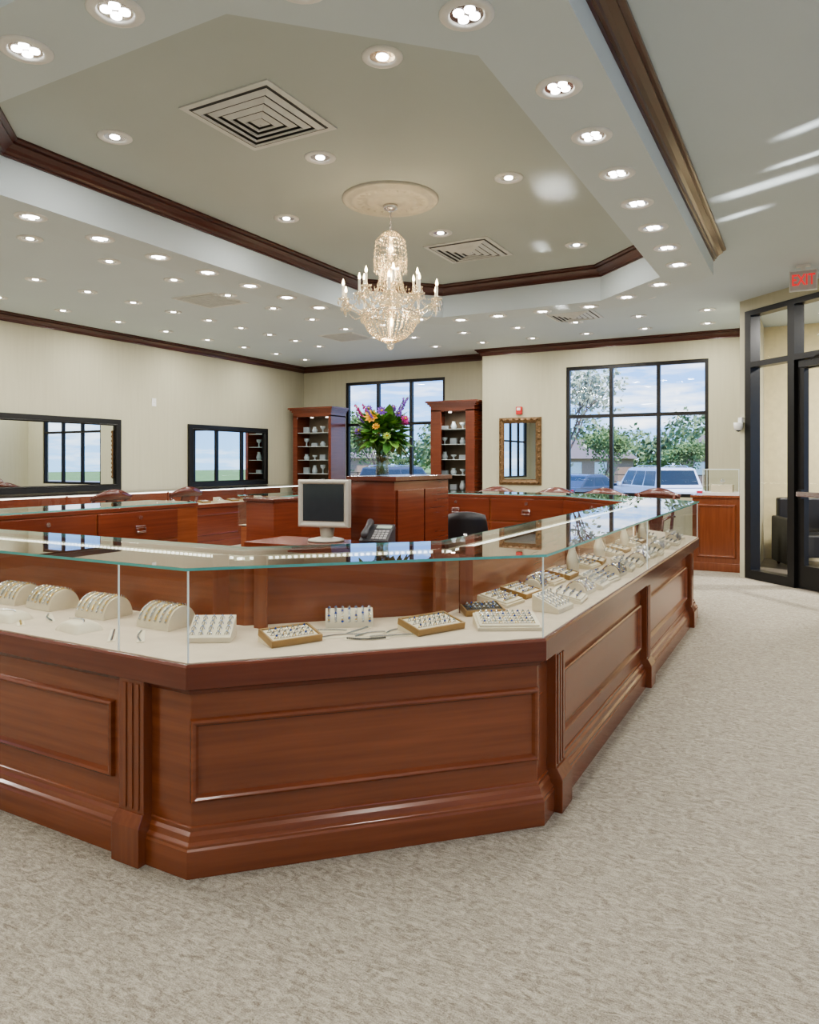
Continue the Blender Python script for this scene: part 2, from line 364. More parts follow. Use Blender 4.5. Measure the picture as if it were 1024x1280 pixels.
def lamp(x,y,z,p,size=.14,col=(1,.965,.91),name='downlight_and_fill_lamp',spread=math.pi):
    l=bpy.data.lights.new(name,'AREA'); l.shape='DISK'; l.size=size; l.energy=p; l.color=col; l.spread=spread
    o=bpy.data.objects.new(name,l); o.location=(x,y,z-.03); sc.collection.objects.link(o); return o
for x,y in ring[::1]: lamp(x,y,Z0,9)
for x,y in tray: lamp(x,y,ZT,9)
for i,(x,y) in enumerate(outer):
    if i%2==0: lamp(x,y,ZC,17)
for x,y in ((1.4,3.2),(1.2,0.8),(1.2,-1.2),(1.2,5.6),(-4.5,-1.2),(-7,.5)): lamp(x,y,ZC,30,.3)  # added fill lamps, no fixtures here, brightening the room out of view
lamp(1.2,9.3,ZC,190,.3,name='vestibule_fill'); lamp(3.2,7.5,ZC,120,.3,name='vestibule_fill')  # added fill lights to brighten the vestibule, no fixture behind them
# sunlight bounced off parked cars, entering through the windows as narrow beams
def beam(src,dst,w,h,p):
    l=bpy.data.lights.new('sun_glint','AREA'); l.shape='RECTANGLE'; l.size=w; l.size_y=h; l.energy=p; l.spread=math.radians(1.0); l.color=(1,.98,.95)
    o=bpy.data.objects.new('sun_glint',l); o.location=src; sc.collection.objects.link(o)
    o.rotation_euler=(Vector(dst)-Vector(src)).to_track_quat('-Z','Y').to_euler()
beam((-2.9,14,.98),(-1.60,5.02,3.24),.24,.06,.22)
beam((-2.95,13,.30),(-2.15,6.45,3.24),.10,.20,.16)
beam((4.3,3.2,1.3),(-.25,5.35,3.13),.12,.22,.50)
beam((4.3,2.9,1.25),(-.05,5.0,3.13),.06,.12,.18)
beam((4.3,3.3,1.25),(-.45,5.9,3.13),.07,.10,.16)
beam((4.3,2.0,1.2),(.05,4.5,3.13),.06,.16,.20)
# diffusers
GREYV=pm('vent_paint',(.68,.70,.68),.5); DKV=pm('vent_dark',(.10,.10,.095),.8)
def diffuser(x,y,z,sz=.62,simple=False):
    mb=MB(); h=sz/2
    if simple:
        mb.rectframe(Matrix(((1,0,0,x),(0,0,1,y),(0,-1,0,z),(0,0,0,1))),-h,h,-h,h,.05,.012,0)
        for i in range(11):
            yy=-h+.05+(sz-.1)*(i+.5)/11; mb.box(x-h+.04,x+h-.04,y+yy-.015,y+yy+.008,z-.012,z-.002,0)
        mb.box(x-h+.04,x+h-.04,y-h+.04,y+h-.04,z-.002,z,1)
        mb.build('ceiling_return_grille',[GREYV,BLK])
    else:
        mb.box(x-h,x+h,y-h,y+h,z-.008,z,0); mb.box(x-h*.88,x+h*.88,y-h*.88,y+h*.88,z-.010,z-.008,1)
        for i,s in enumerate((.84,.66,.48,.30,.13)):
            a=h*s; b=h*max(s-.10,.0); zo=z-.014-.004*i; zi=z-.030-.004*i
            vs=[(x-a,y-a,zo),(x+a,y-a,zo),(x+a,y+a,zo),(x-a,y+a,zo),(x-b,y-b,zi),(x+b,y-b,zi),(x+b,y+b,zi),(x-b,y+b,zi)]
            mb.add(vs,[(0,1,5,4),(1,2,6,5),(2,3,7,6),(3,0,4,7)],0)
            c=b-.004
            if c>0: mb.add([(x-b,y-b,zi),(x+b,y-b,zi),(x+b,y+b,zi),(x-b,y+b,zi),(x-c,y-c,zi+.010),(x+c,y-c,zi+.010),(x+c,y+c,zi+.010),(x-c,y+c,zi+.010)],[(0,1,5,4),(1,2,6,5),(2,3,7,6),(3,0,4,7)],0)
        mb.build('ceiling_air_diffuser',[GREYV,DKV],recalc=False)
diffuser(-2.72,3.2,ZT); diffuser(-2.75,6.12,ZT,.62); diffuser(-5.95,6.15,ZC,.6,True); diffuser(-5.95,8.9,ZC,.6,True); diffuser(-2.6,8.95,ZC,.6)

# ------------------------------------------------------------ chandelier
CX,CY=-2.72,4.65
PLAS=pm('plaster_medallion',(.64,.62,.54),.7)
mb=MB(); prof=[(.355,ZT),(.355,ZT-.012),(.34,ZT-.022),(.325,ZT-.014),(.31,ZT-.014),(.29,ZT-.03),(.27,ZT-.034),(.25,ZT-.02),(.20,ZT-.018),(.18,ZT-.03),(.16,ZT-.034),(.14,ZT-.024),(.10,ZT-.026),(.08,ZT-.045),(0,ZT-.05)]
mb.lathe(prof,(CX,CY),48,0)
for i in range(24):
    t=2*math.pi*i/24; M2=Matrix.Translation((CX+.225*math.cos(t),CY+.225*math.sin(t),ZT-.02))@Matrix.Rotation(t,4,'Z')@Matrix.Diagonal((.035,.016,.014,1))
    mb.add([(1,0,0),(0,1,0),(-1,0,0),(0,-1,0),(0,0,-1)],[(0,1,4),(1,2,4),(2,3,4),(3,0,4)],0,True,M2)
mb.build('ceiling_medallion',[PLAS])
m=bpy.data.materials.new('crystal'); m.use_nodes=True; N=m.node_tree.nodes; L=m.node_tree.links
for n in list(N): N.remove(n)
o=N.new('ShaderNodeOutputMaterial'); tr=N.new('ShaderNodeBsdfTransparent'); gl=N.new('ShaderNodeBsdfGlossy'); df=N.new('ShaderNodeBsdfTranslucent'); d2=N.new('ShaderNodeBsdfDiffuse')
gl.inputs['Roughness'].default_value=.08; gl.inputs['Color'].default_value=(1,.95,.84,1); df.inputs['Color'].default_value=(1,.90,.70,1); d2.inputs['Color'].default_value=(1,.93,.78,1)
tr.inputs['Color'].default_value=(.95,.92,.86,1)
ma=N.new('ShaderNodeMixShader'); ma.inputs[0].default_value=.5; mbx=N.new('ShaderNodeMixShader'); mbx.inputs[0].default_value=.6; mc=N.new('ShaderNodeMixShader'); mc.inputs[0].default_value=.45
L.new(df.outputs[0],ma.inputs[1]); L.new(d2.outputs[0],ma.inputs[2]); L.new(ma.outputs[0],mbx.inputs[1]); L.new(gl.outputs[0],mbx.inputs[2])
L.new(tr.outputs[0],mc.inputs[1]); L.new(mbx.outputs[0],mc.inputs[2]); L.new(mc.outputs[0],o.inputs[0]); CRY=m
FLAME=emis('candle_flame_bulb',(1,.78,.46),20); CANDLE=pm('ivory_candle',(.85,.80,.66),.5)
mb=MB()
mb.lathe([(0,3.19),(.055,3.19),(.05,3.165),(.02,3.15),(0,3.15)],(CX,CY),20,1)
for i in range(7):
    z=3.145-.024*i; a=(i%2)*math.pi/2
    pts=[(CX+.009*math.cos(t)*math.cos(a),CY+.009*math.cos(t)*math.sin(a),z+.016*math.sin(t)) for t in [2*math.pi*j/10 for j in range(11)]]
    mb.tube(pts,.003,5,1)
mb.lathe([(.0,2.99),(.06,2.985),(.065,2.97),(.03,2.95),(.02,2.90),(.035,2.86),(.02,2.80),(.03,2.72),(.05,2.68),(.03,2.62),(.035,2.55),(.075,2.50),(.085,2.46),(.05,2.42),(.03,2.36),(.02,2.25),(.0,2.2)],(CX,CY),20,0)
def strand(pts,n,rx=.008,rz=.012):
    for i in range(n):
        f=i/(n-1)*(len(pts)-1); k=min(int(f),len(pts)-2); q=Vector(pts[k]).lerp(Vector(pts[k+1]),f-k); mb.octa(q,rx,rz,0)
def P(r,t,z): return (CX+r*math.cos(t),CY+r*math.sin(t),z)
def hoop(r,z,rr=.005,m=1): mb.tube([P(r,2*math.pi*i/28,z) for i in range(29)],rr,5,m)
hoop(.105,2.93); hoop(.12,2.80,.004); hoop(.19,2.40); hoop(.085,2.62); hoop(.21,2.385,.004)
for i in range(26):
    t=2*math.pi*i/26
    strand([P(.05,t,2.985),P(.10,t,2.935)],4)
    strand([P(.108,t,2.925),P(.122,t,2.80),P(.118,t,2.735)],9)
    mb.octa(P(.118,t,2.71),.009,.022,0)
for i in range(20):
    t=2*math.pi*(i+.5)/20; strand([P(.085,t,2.80),P(.07,t,2.7),P(.09,t,2.62)],9); strand([P(.085,t,2.61),P(.12,t,2.53),P(.19,t,2.41)],10)
for i in range(34):
    t=2*math.pi*i/34; strand([P(.20,t,2.385),P(.195,t,2.33),P(.165,t,2.27),P(.11,t,2.22),P(.04,t,2.19)],13,.009,.011)
    mb.octa(P(.215,t,2.35),.010,.026,0)
mb.lathe([(0,2.20),(.03,2.195),(.02,2.185),(.028,2.165),(.022,2.14),(0,2.125)],(CX,CY),14,0)
def arm(t,rad,zc,z0):
    pts=[]
    for k in range(13):
        f=k/12; r=.04+(rad-.04)*f; z=z0+(zc-z0)*f-.07*math.sin(math.pi*f)*(1 if f<.75 else .8); pts.append(P(r,t,z))
    mb.tube(pts,.0075,6,0)
    c=pts[-1]
    mb.lathe([(0,c[2]),(.035,c[2]+.004),(.042,c[2]+.012),(.036,c[2]+.008),(.012,c[2]+.006),(.014,c[2]+.025),(.012,c[2]+.03)],(c[0],c[1]),14,0)
    mb.cyl((c[0],c[1],c[2]+.02),(c[0],c[1],c[2]+.105),.0095,.0095,10,3)
    z=c[2]+.105; mb.lathe([(0,z),(.009,z+.006),(.0105,z+.018),(.006,z+.036),(.001,z+.050)],(c[0],c[1]),8,2)
    for j in range(8):
        a=2*math.pi*j/8; mb.octa((c[0]+.037*math.cos(a),c[1]+.037*math.sin(a),c[2]-.018),.007,.02,0)
    mb.octa((c[0],c[1],c[2]-.05),.011,.032,0); mb.octa((c[0],c[1],c[2]-.02),.006,.01,0)
    return c
low=[arm(2*math.pi*(i+.3)/10,.355,2.47,2.46) for i in range(10)]
up=[arm(2*math.pi*(i+.1)/6,.215,2.56,2.56) for i in range(6)]
for i in range(10):
    a=Vector(low[i]); b=Vector(low[(i+1)%10]); pts=[a.lerp(b,f/8)-Vector((0,0,.015+.06*math.sin(math.pi*f/8))) for f in range(9)]; strand(pts,13,.007,.010)
    strand([a,(a+Vector(P(.08,2*math.pi*(i+.3)/10,2.62)))/2-Vector((0,0,.05)),Vector(P(.08,2*math.pi*(i+.3)/10,2.62))],14,.007,.010)
ch=mb.build('crystal_chandelier',[CRY,CHROME,FLAME,CANDLE],recalc=False)
for z,p in ((2.68,5),(2.32,6),(2.88,3)):
    l=bpy.data.lights.new('chandelier_lamp','POINT'); l.energy=p; l.color=(1,.78,.50); l.shadow_soft_size=.05
    lo=bpy.data.objects.new('chandelier_lamp',l); sc.collection.objects.link(lo); lo.location=(CX+.045,CY-.03,z); lo.parent=ch

# ------------------------------------------------------------ main display counter
CPATH=[(-5.05,4.5),(-5.05,2.52),(-4.18,1.65),(-1.70,1.65),(-.83,2.52),(-.83,6.55),(-1.93,7.65),(-3.95,7.65),(-5.05,6.55),(-5.05,5.6)]
par=empty('display_counter',(-2.9,4.6,0))
DZ=.67
mb=MB()
mb.sweep(CPATH,[(-.04,.0),(-.04,DZ-.01),(-.50,DZ-.01),(-.50,.955),(-.55,.955),(-.55,0)],0)
mb.sweep(CPATH,[(-.045,.565),(-.03,.57),(-.022,.585),(0,.592),(0,.662),(-.006,.67),(-.045,.67)],2)
mb.sweep(CPATH,[(-.045,0),(-.008,0),(-.008,.085),(-.012,.092),(-.012,.10),(-.022,.108),(-.026,.125),(-.034,.135),(-.034,.148),(-.045,.152)],0)
def inner_face(p0,p1,off):
    P0=Vector(p0);P1=Vector(p1); d=(P1-P0).normalized(); n=Vector((d.y,-d.x)); a=P0+n*off; b=P1+n*off; return (a.x,a.y),(b.x,b.y)
def pilaster(M,u,w=.115):
    h=w/2
    mb.box(u-h,u+h,-.002,.035,.15,.60,1,M)
    for k in (-.030,0,.030): mb.box(u+k-.009,u+k+.009,.035,.039,.17,.58,1,M)
    mb.box(u-h-.006,u+h+.006,-.002,.062,0,.125,1,M)
    mb.add([(u-h-.006,-.002,.125),(u+h+.006,-.002,.125),(u+h+.006,.062,.125),(u-h-.006,.062,.125),
            (u-h,-.002,.16),(u+h,-.002,.16),(u+h,.040,.16),(u-h,.040,.16)],[(0,1,5,4),(1,2,6,5),(2,3,7,6),(3,0,4,7),(4,5,6,7)],1,False,M)
segs=list(zip(CPATH,CPATH[1:]))
BW,BH=.026,.018
for i,(a,b) in enumerate(segs):
    fa,fb=inner_face(a,b,-.04); M2,Ln=frameM(fa,fb)
    if i==2:
        for px in (-1.95,-3.3): pilaster(M2,px-fa[0])
        cuts=[(.05,-3.3-fa[0]-.12),(-3.3-fa[0]+.12,-1.95-fa[0]-.12)]
        for c0,c1 in cuts:
            if c1-c0>.2: mb.rectframe(M2,c0,c1,.235,.495,BW,BH,0)
    elif i==3:
        mb.rectframe(M2,.012,Ln-.012,.225,.49,BW,BH,0)
    elif i==4:
        for py in (2.705,4.42,6.17): pilaster(M2,py-fa[1])
        for c0,c1 in ((2.705,4.42),(4.42,6.17)): mb.rectframe(M2,c0-fa[1]+.11,c1-fa[1]-.11,.225,.49,BW,BH,0)
    else:
        mb.rectframe(M2,.08,Ln-.08,.225,.49,BW,BH,0)
    ga,gb=inner_face(a,b,-.55); L1=(Vector(gb)-Vector(ga)).length
    M3,_=frameM(gb,ga)
    nd=max(1,int(L1//.8))
    for k in range(nd):
        u0=.22+(L1-.44)*k/nd+.01; u1=.22+(L1-.44)*(k+1)/nd-.01
        mb.box(u0,u1,0,.012,.70,.925,2,M3); mb.box(u0,u1,0,.012,.10,.68,2,M3)
        um=(u0+u1)/2
        mb.box(um-.045,um+.045,.012,.02,.80,.818,3,M3); mb.box(um-.045,um-.035,.012,.03,.77,.80,3,M3); mb.box(um+.035,um+.045,.012,.03,.77,.80,3,M3); mb.box(um-.045,um+.045,.02,.03,.765,.777,3,M3); mb.cyl(M3@Vector((um+.0,.012,.88)),M3@Vector((um,.022,.88)),.016,.016,10,3)
    mb2M,_=frameM(*inner_face(a,b,-.50))
    for u in ((.12,Ln-.12) if Ln>1 else (.1,)):
        mb.box(u-.03,u+.03,-.0,.012,DZ,.95,1,mb2M)
mb.sweep(CPATH,[(-.485,.945),(-.485,.962),(-.56,.962),(-.56,.935),(-.50,.935)],2)
mb.build('cabinet_wood',[WOOD,WOODV,REDWOOD,CHROME],parent=par,bevel=.003)
mb=MB(); mb.sweep(CPATH,[(-.012,DZ),(-.012,DZ+.004),(-.498,DZ+.004),(-.498,DZ)],0); mb.build('deck_fabric',[CREAM],parent=par)
mb=MB()
mb.sweep(CPATH,[(-.014,DZ+.004),(-.014,.964)],0,cprof=False)
mb.sweep(CPATH,[(.0,.972),(-.53,.972)],1,cprof=False)
mb.sweep(CPATH,[(.002,.963),(.002,.972)],2,cprof=False); mb.sweep(CPATH,[(-.532,.963),(-.532,.972)],2,cprof=False)
def vjoint(x,y): mb.box(x-.0022,x+.0022,y-.0022,y+.0022,DZ+.004,.964,3)
for (px,py) in [(-1.704,1.664),(-.844,2.525),(-.844,6.545),(-1.94,7.64)]: vjoint(px,py)
for px in (-2.02,-3.2): vjoint(px,1.664)
for py in (4.42,): vjoint(-.844,py)
mb.box(-5.05,-4.55,5.6,5.603,DZ,.965,0); mb.box(-5.05,-4.55,4.497,4.5,DZ,.965,0)
mb.build('glass_case',[GLASS,GLASSTOP,GEDGE,GEDGE2],parent=par,recalc=False)
mb=MB()
for i,(a,b) in enumerate(segs):
    fa,fb=inner_face(a,b,-.478); M2,Ln=frameM(fa,fb); e=.18; n=int((Ln-2*e)/.024)
    for k in range(n): u=e+.024*k; mb.box(u,u+.012,-.006,.0,.930,.938,0,M2)
    mb.box(e-.01,Ln-e+.01,-.012,-.006,.926,.944,1,M2)
mb.build('led_strip',[LED,CREAM2],parent=par)
mb=MB(); mb.box(-4.50,-4.18,5.1,5.5,0,.95,0); mb.box(-4.52,-4.16,5.08,5.52,.95,.975,1); mb.build('staff_pedestal',[REDWOOD,DWOOD],bevel=.004)

# ------------------------------------------------------------ jewellery displays
ZD=DZ+.0045
STONES=[DIA,GOLD,pm('blue_stone',(.03,.08,.35),.15,.3),pm('pearl',(.72,.66,.58),.3)]
SLOT=pm('tray_slot',(.22,.18,.13),.8)
def bracelet_display(x,y,rot,r=.07,ln=.15,bands=6,metal=0,z=None):
    mb=MB(); n=14; vs=[];
    for sx in (-ln/2,ln/2):
        for i in range(n+1):
            t=math.pi*i/n; vs.append((sx,math.cos(t)*r,math.sin(t)*r*1.15))
    fs=[(i,i+1,n+2+i,n+1+i) for i in range(n)]; mb.add(vs,fs,0,True); mb.add(vs,[tuple(range(n,-1,-1)),tuple(range(n+1,2*n+2)),(0,n+1,2*n+1,n)],0)
    for b in range(bands):
        u=-ln/2+ln*(b+.5)/bands
        pts=[(u,math.cos(t)*(r+.004),math.sin(t)*(r*1.15+.004)) for t in [math.pi*(.12+.76*k/14) for k in range(15)]]
        mb.tube(pts,.0034,6,1+(b+metal)%2)
        for k in range(0,15,1): mb.octa(pts[k],.0062,.0062,3 if (b+k)%4 else 4)
    mb.build('bracelet_display',[CREAM2,DIA,GOLD,DIA,STONES[2] if metal else GOLD],loc=(x,y,z or ZD),rot=rot)
def ring_tray(x,y,rot,w=.17,l=.12,rows=4,cols=7,rim=True,tilt=.18,dark=False,z=None):
    mb=MB(); T=Matrix.Rotation(tilt,4,'X'); T=Matrix.Translation((0,0,math.sin(tilt)*l/2))@T
    mb.box(-w/2,w/2,-l/2,l/2,0,.012,1 if rim else 0,T); mb.box(-w/2+.008,w/2-.008,-l/2+.008,l/2-.008,.012,.019,4 if dark else 0,T)
    if rim:
        for (a,b,c,d) in ((-w/2,w/2,-l/2,-l/2+.007),(-w/2,w/2,l/2-.007,l/2),(-w/2,-w/2+.007,-l/2+.007,l/2-.007),(w/2-.007,w/2,-l/2+.007,l/2-.007)): mb.box(a,b,c,d,.012,.024,1,T)
    c=math.cos(tilt)
    mb.add([(-w/2,l/2*c,0),(w/2,l/2*c,0),(w/2,l/2*c,math.sin(tilt)*l),(-w/2,l/2*c,math.sin(tilt)*l)],[(0,1,2,3)],0)
    mb.add([(-w/2,-l/2*c,0),(-w/2,l/2*c,0),(-w/2,l/2*c,math.sin(tilt)*l)],[(0,1,2)],0); mb.add([(w/2,-l/2*c,0),(w/2,l/2*c,0),(w/2,l/2*c,math.sin(tilt)*l)],[(0,1,2)],0)
    for i in range(cols):
        for j in range(rows):
            u=-w/2+.018+(w-.036)*(i+.5)/cols; v=-l/2+.015+(l-.03)*(j+.5)/rows
            mb.box(u-.0095,u+.0095,v-.0018,v+.0018,.019,.0198,5,T)
            pts=[(u+.0065*math.cos(t),v,.019+.009*math.sin(t)) for t in (0,.8,1.57,2.34,3.14)]
            mb.tube(pts,.0019,4,2 if (i+j)%3 else 3,T,cap=False); mb.octa((u,v,.030),.0052,.0052,2 if (i*3+j)%5 else 6,T)
    mb.build('ring_tray',[CREAM2,GOLDRIM,DIA,GOLD,BLK,SLOT,STONES[2]],loc=(x,y,z or ZD),rot=rot)
def ring_stand(x,y,rot,w=.15,d=.11,h=.075,z=None):
    mb=MB(); vs=[(-w/2,-d/2,0),(w/2,-d/2,0),(w/2,d/2,0),(-w/2,d/2,0),(-w/2,-d/2,.018),(w/2,-d/2,.018),(w/2,d/2,h),(-w/2,d/2,h)]
    mb.add(vs,[(0,3,2,1),(4,5,6,7),(0,1,5,4),(1,2,6,5),(2,3,7,6),(3,0,4,7)],0)
    for i in range(5):
        u=-w/2+w*(i+.5)/5
        mb.box(u-.0015,u+.0015,-d/2+.008,d/2-.008,.0,.002,2,Matrix.Translation((0,0,(h+.018)/2))@Matrix.Rotation(math.atan2(h-.018,d),4,'X'))
        for j in range(4):
            v=-d/2+d*(j+.6)/4.4; zz=.018+(h-.018)*(v+d/2)/d
            pts=[(u+.008*math.cos(t),v,zz+.010*math.sin(t)) for t in (0,.8,1.57,2.34,3.14)]; mb.tube(pts,.0023,4,1,cap=False); mb.octa((u,v,zz+.012),.0055,.0055,1)
    mb.build('ring_stand',[CREAM2,DIA,SLOT],loc=(x,y,z or ZD),rot=rot,bevel=.002)
def bust(x,y,rot,s=1.0,z=None):
    mb=MB(); rows=[(.0,.060,.030),(.03,.070,.034),(.07,.074,.034),(.10,.066,.030),(.125,.040,.024),(.145,.024,.020),(.175,.022,.019),(.185,.016,.014)]
    vs=[];n=16
    for zz,a,b in rows:
        for i in range(n):
            t=2*math.pi*i/n; vs.append((a*math.cos(t)*s,(b*math.sin(t)-zz*-.05)*s,zz*s))
    fs=[(r*n+i,r*n+(i+1)%n,(r+1)*n+(i+1)%n,(r+1)*n+i) for r in range(len(rows)-1) for i in range(n)]+[tuple(range(len(rows)*n-n,len(rows)*n))]
    mb.add(vs,fs,0,True)
    for k in range(19):
        f=-1+2*k/18; mb.octa((f*.038*s,(-.026-.010*(1-f*f))*s,(.075+.065*f*f)*s),.004,.004,1)
    mb.octa((0,-.038*s,.062*s),.008,.013,1)
    mb.build('necklace_bust',[CREAM2,DIA],loc=(x,y,z or ZD),rot=rot)
def pillow(x,y,rot,w=.15,d=.11):
    mb=MB(); n=10
    vs=[]
    for i in range(n+1):
        for j in range(n+1):
            a=-1+2*i/n; b=-1+2*j/n; z=.035*math.sqrt(max(0,(1-a**4)*(1-b**4))); vs.append((a*w/2,b*d/2,z))
    fs=[(i*(n+1)+j,(i+1)*(n+1)+j,(i+1)*(n+1)+j+1,i*(n+1)+j+1) for i in range(n) for j in range(n)]; mb.add(vs,fs,0,True)
    for k in range(17): mb.octa((-.05+.1*k/16,.02*math.sin(math.pi*k/16)-.01,.038),.0035,.0035,1)
    mb.build('bracelet_pillow',[CREAM2,DIA],loc=(x,y,ZD),rot=rot)
for x,y in ((-3.75,2.03),(-3.44,2.04),(-3.13,2.03),(-2.88,2.03),(-2.54,2.02),(-2.17,2.01)): bracelet_display(x,y,U(-.08,.08),.072,.17,6)
ring_stand(-1.86,1.93,.55)
ring_tray(-1.60,2.04,1.1,.19,.12,3,7)
bracelet_display(-1.565,2.36,.6,.055,.18,7,1)
ring_tray(-1.25,2.44,1.15,.22,.13,3,8)
ring_tray(-1.02,2.62,.55,.24,.15,5,10,rim=False)
ring_tray(-1.20,2.80,.75,.17,.10,3,7,dark=True)
pillow(-2.40,1.80,-.15); pillow(-2.80,1.78,.1)
mb=MB()
def chain(x,y,a,l,amp=.01,m=0,z=.0045):
    n=int(l/.007)
    mb.box(-l/2-.01,l/2+.01,-.013,.013,ZD,ZD+.001,2,Matrix.Translation((x+math.cos(a)*l/2,y+math.sin(a)*l/2,0))@Matrix.Rotation(a,4,'Z'))
    for k in range(n):
        f=k/n; w=amp*math.sin(f*math.pi); px=x+math.cos(a)*l*f-math.sin(a)*w; py=y+math.sin(a)*l*f+math.cos(a)*w; mb.octa((px,py,ZD+z),.005,.004,m)
for c in ((-1.62,2.20,.5,.13,.01,0),(-1.53,2.12,.85,.15,.02,0),(-1.48,2.22,1.5,.13,.0,0),(-1.43,2.20,1.1,.13,.02,0),(-1.44,2.16,.6,.14,-.02,3),(-1.38,2.22,.75,.16,.0,0),(-1.36,2.30,1.2,.10,.02,0)): chain(*c)
mb.build('laid_out_bracelets',[DIA,GOLD,CREAM2,BLK])
mb=MB()
for c in ((-2.62,1.84,2.6,.15,.01,0),(-2.66,1.74,2.6,.17,.0,1),(-2.05,1.78,2.4,.17,.01,0),(-2.15,1.74,2.4,.17,.0,0),(-3.0,1.83,2.6,.17,0,0)): chain(*c)
mb.build('laid_out_necklaces',[DIA,GOLD,CREAM2,BLK])
yy=3.04; i=0
while yy<6.35:
    for xx in (-1.20,-.965):
        k=(i*7+int(xx*100))%6
        x=xx+U(-.012,.012); y=yy+U(-.02,.02); r=math.radians(90)+U(-.12,.12)
        if k in (0,3): ring_tray(x,y,r,.17,.15,4,7,rim=False,tilt=.2)
        elif k==1: ring_stand(x,y,r,.16,.12,.07)
        elif k==2: ring_tray(x,y,r,.18,.14,3,7,dark=(i%4==1))
        elif k==4 and yy>3.6: bust(x,y,r,.9)
        else: bracelet_display(x,y,r,.05,.15,5,1)
        i+=1
    yy+=.215
for k in range(8): ring_tray(-4.85,2.75+k*.21,math.pi/2,.17,.14,3,6,rim=False)
for k in range(7): ring_stand(-3.7+k*.26,7.42,math.pi,.16,.12,.06)

# ------------------------------------------------------------ staff island, desk, monitor, phone, vase
mb=MB(); mb.box(-2.97,-2.60,4.5,5.38,0,1.165,0); mb.box(-2.995,-2.575,4.475,5.405,1.165,1.20,1)
M2,Ln=frameM((-2.60,4.5),(-2.60,5.38))
for u0,u1 in ((.03,.43),(.45,.85)):
    mb.box(u0,u1,0,.014,.05,1.10,0,M2); mb.cyl(M2@Vector(((.40 if u0<.1 else .48),.014,.62)),M2@Vector(((.40 if u0<.1 else .48),.03,.62)),.011,.011,10,2)
mb.build('staff_cabinet',[REDWOOD,DWOOD,CHROME],bevel=.004)
mb=MB(); mb.box(-3.55,-2.32,4.0,4.47,.70,.735,0)
for x in (-3.53,-2.38): mb.box(x,x+.04,4.02,4.45,0,.70,0)
mb.box(-3.49,-2.38,4.42,4.44,.3,.70,0); mb.build('staff_desk',[REDWOOD],bevel=.003)
BEI=pm('beige_plastic',(.44,.42,.35),.45); SCR=pm('dark_screen',(.035,.045,.05),.12)
mb=MB()
mb.box(-.195,.195,-.02,.03,.10,.44,0)
mb.rectframe(Matrix(((1,0,0,0),(0,-1,0,-.02),(0,0,1,0),(0,0,0,1))),-.195,.195,.10,.44,.035,.014,0)
mb.box(-.157,.157,-.024,-.018,.145,.412,1)
vs=[(-.18,.03,.12),(.18,.03,.12),(.18,.03,.42),(-.18,.03,.42),(-.12,.14,.17),(.12,.14,.17),(.12,.14,.37),(-.12,.14,.37)]
mb.add(vs,[(0,1,5,4),(1,2,6,5),(2,3,7,6),(3,0,4,7),(4,5,6,7)],0)
mb.cyl((0,.05,.02),(0,.05,.14),.045,.06,16,0); mb.lathe([(0,0),(.13,0),(.13,.012),(.07,.026),(0,.03)],(0,.03),28,0)
mb.build('computer_monitor',[BEI,SCR],loc=(-3.05,4.28,.737),rot=math.radians(12),bevel=.004)
mb=MB(); K=pm('phone_charcoal',(.05,.05,.055),.4)
T=Matrix.Translation((0,0,.075))@Matrix.Rotation(.45,4,'X')
mb.box(-.10,.10,-.11,.11,-.02,.012,0,T); mb.add([(-.1,-.1,.002),(.1,-.1,.002),(.1,.1,.002),(-.1,.1,.002),(-.1,.1,.10),(.1,.1,.10)],[(0,1,2,3),(2,3,4,5),(0,3,4),(1,5,2),(0,1,5,4)],0)
mb.tube([T@Vector((-.065,-.10,.03)),T@Vector((-.065,-.08,.045)),T@Vector((-.065,0,.05)),T@Vector((-.065,.08,.045)),T@Vector((-.065,.10,.03))],[.018,.026,.017,.026,.018],10,0)
mb.box(-.02,.085,.05,.09,.012,.015,1,T)
for i in range(4):
    for j in range(4): mb.box(-.02+i*.027,.0+i*.027,-.09+j*.03,-.07+j*.03,.012,.018,2,T)
mb.build('desk_phone',[K,pm('lcd_grey',(.35,.42,.36),.3),pm('grey_keys',(.3,.3,.3),.5)],loc=(-2.60,4.27,.737),rot=math.radians(15))
mb=MB(); mb.lathe([(0,.46),(.20,.46),(.24,.49),(.23,.53),(0,.545)],(0,0),20,0); mb.cyl((0,0,.08),(0,0,.46),.025,.025,12,1)
for i in range(5):
    t=2*math.pi*i/5; mb.tube([(0,0,.10),(.13*math.cos(t),.13*math.sin(t),.09),(.27*math.cos(t),.27*math.sin(t),.065)],[.022,.018,.014],8,1); mb.cyl((.27*math.cos(t)-.012,.27*math.sin(t),.028),(.27*math.cos(t)+.012,.27*math.sin(t),.028),.028,.028,12,0)
vs=[];n=8
for th in (0,.05):
    for i in range(n+1):
        for j in range(5):
            a=-1+2*i/n; b=j/4; w=.19*(1-.25*abs(b-.4)); vs.append((a*w,.22-.05*(a*a)+th,.58+.30*b-(.03*a*a if j==4 else 0)))
q=(n+1)*5; fs=[]
for i in range(n):
    for j in range(4):
        o1=i*5+j; fs+=[(o1,o1+1,o1+6,o1+5),(q+o1,q+o1+5,q+o1+6,q+o1+1)]
for i in range(n): fs+=[(i*5,(i+1)*5,q+(i+1)*5,q+i*5),(i*5+4,q+i*5+4,q+(i+1)*5+4,(i+1)*5+4)]
for j in range(4): fs+=[(j,q+j,q+j+1,j+1),(n*5+j,n*5+j+1,q+n*5+j+1,q+n*5+j)]
mb.add(vs,fs,0,True); mb.tube([(0,.1,.5),(0,.25,.52),(0,.27,.7)],.018,8,1)
mb.build('office_chair',[BLK,CHROME],loc=(-2.66,5.90,0),rot=math.radians(200))
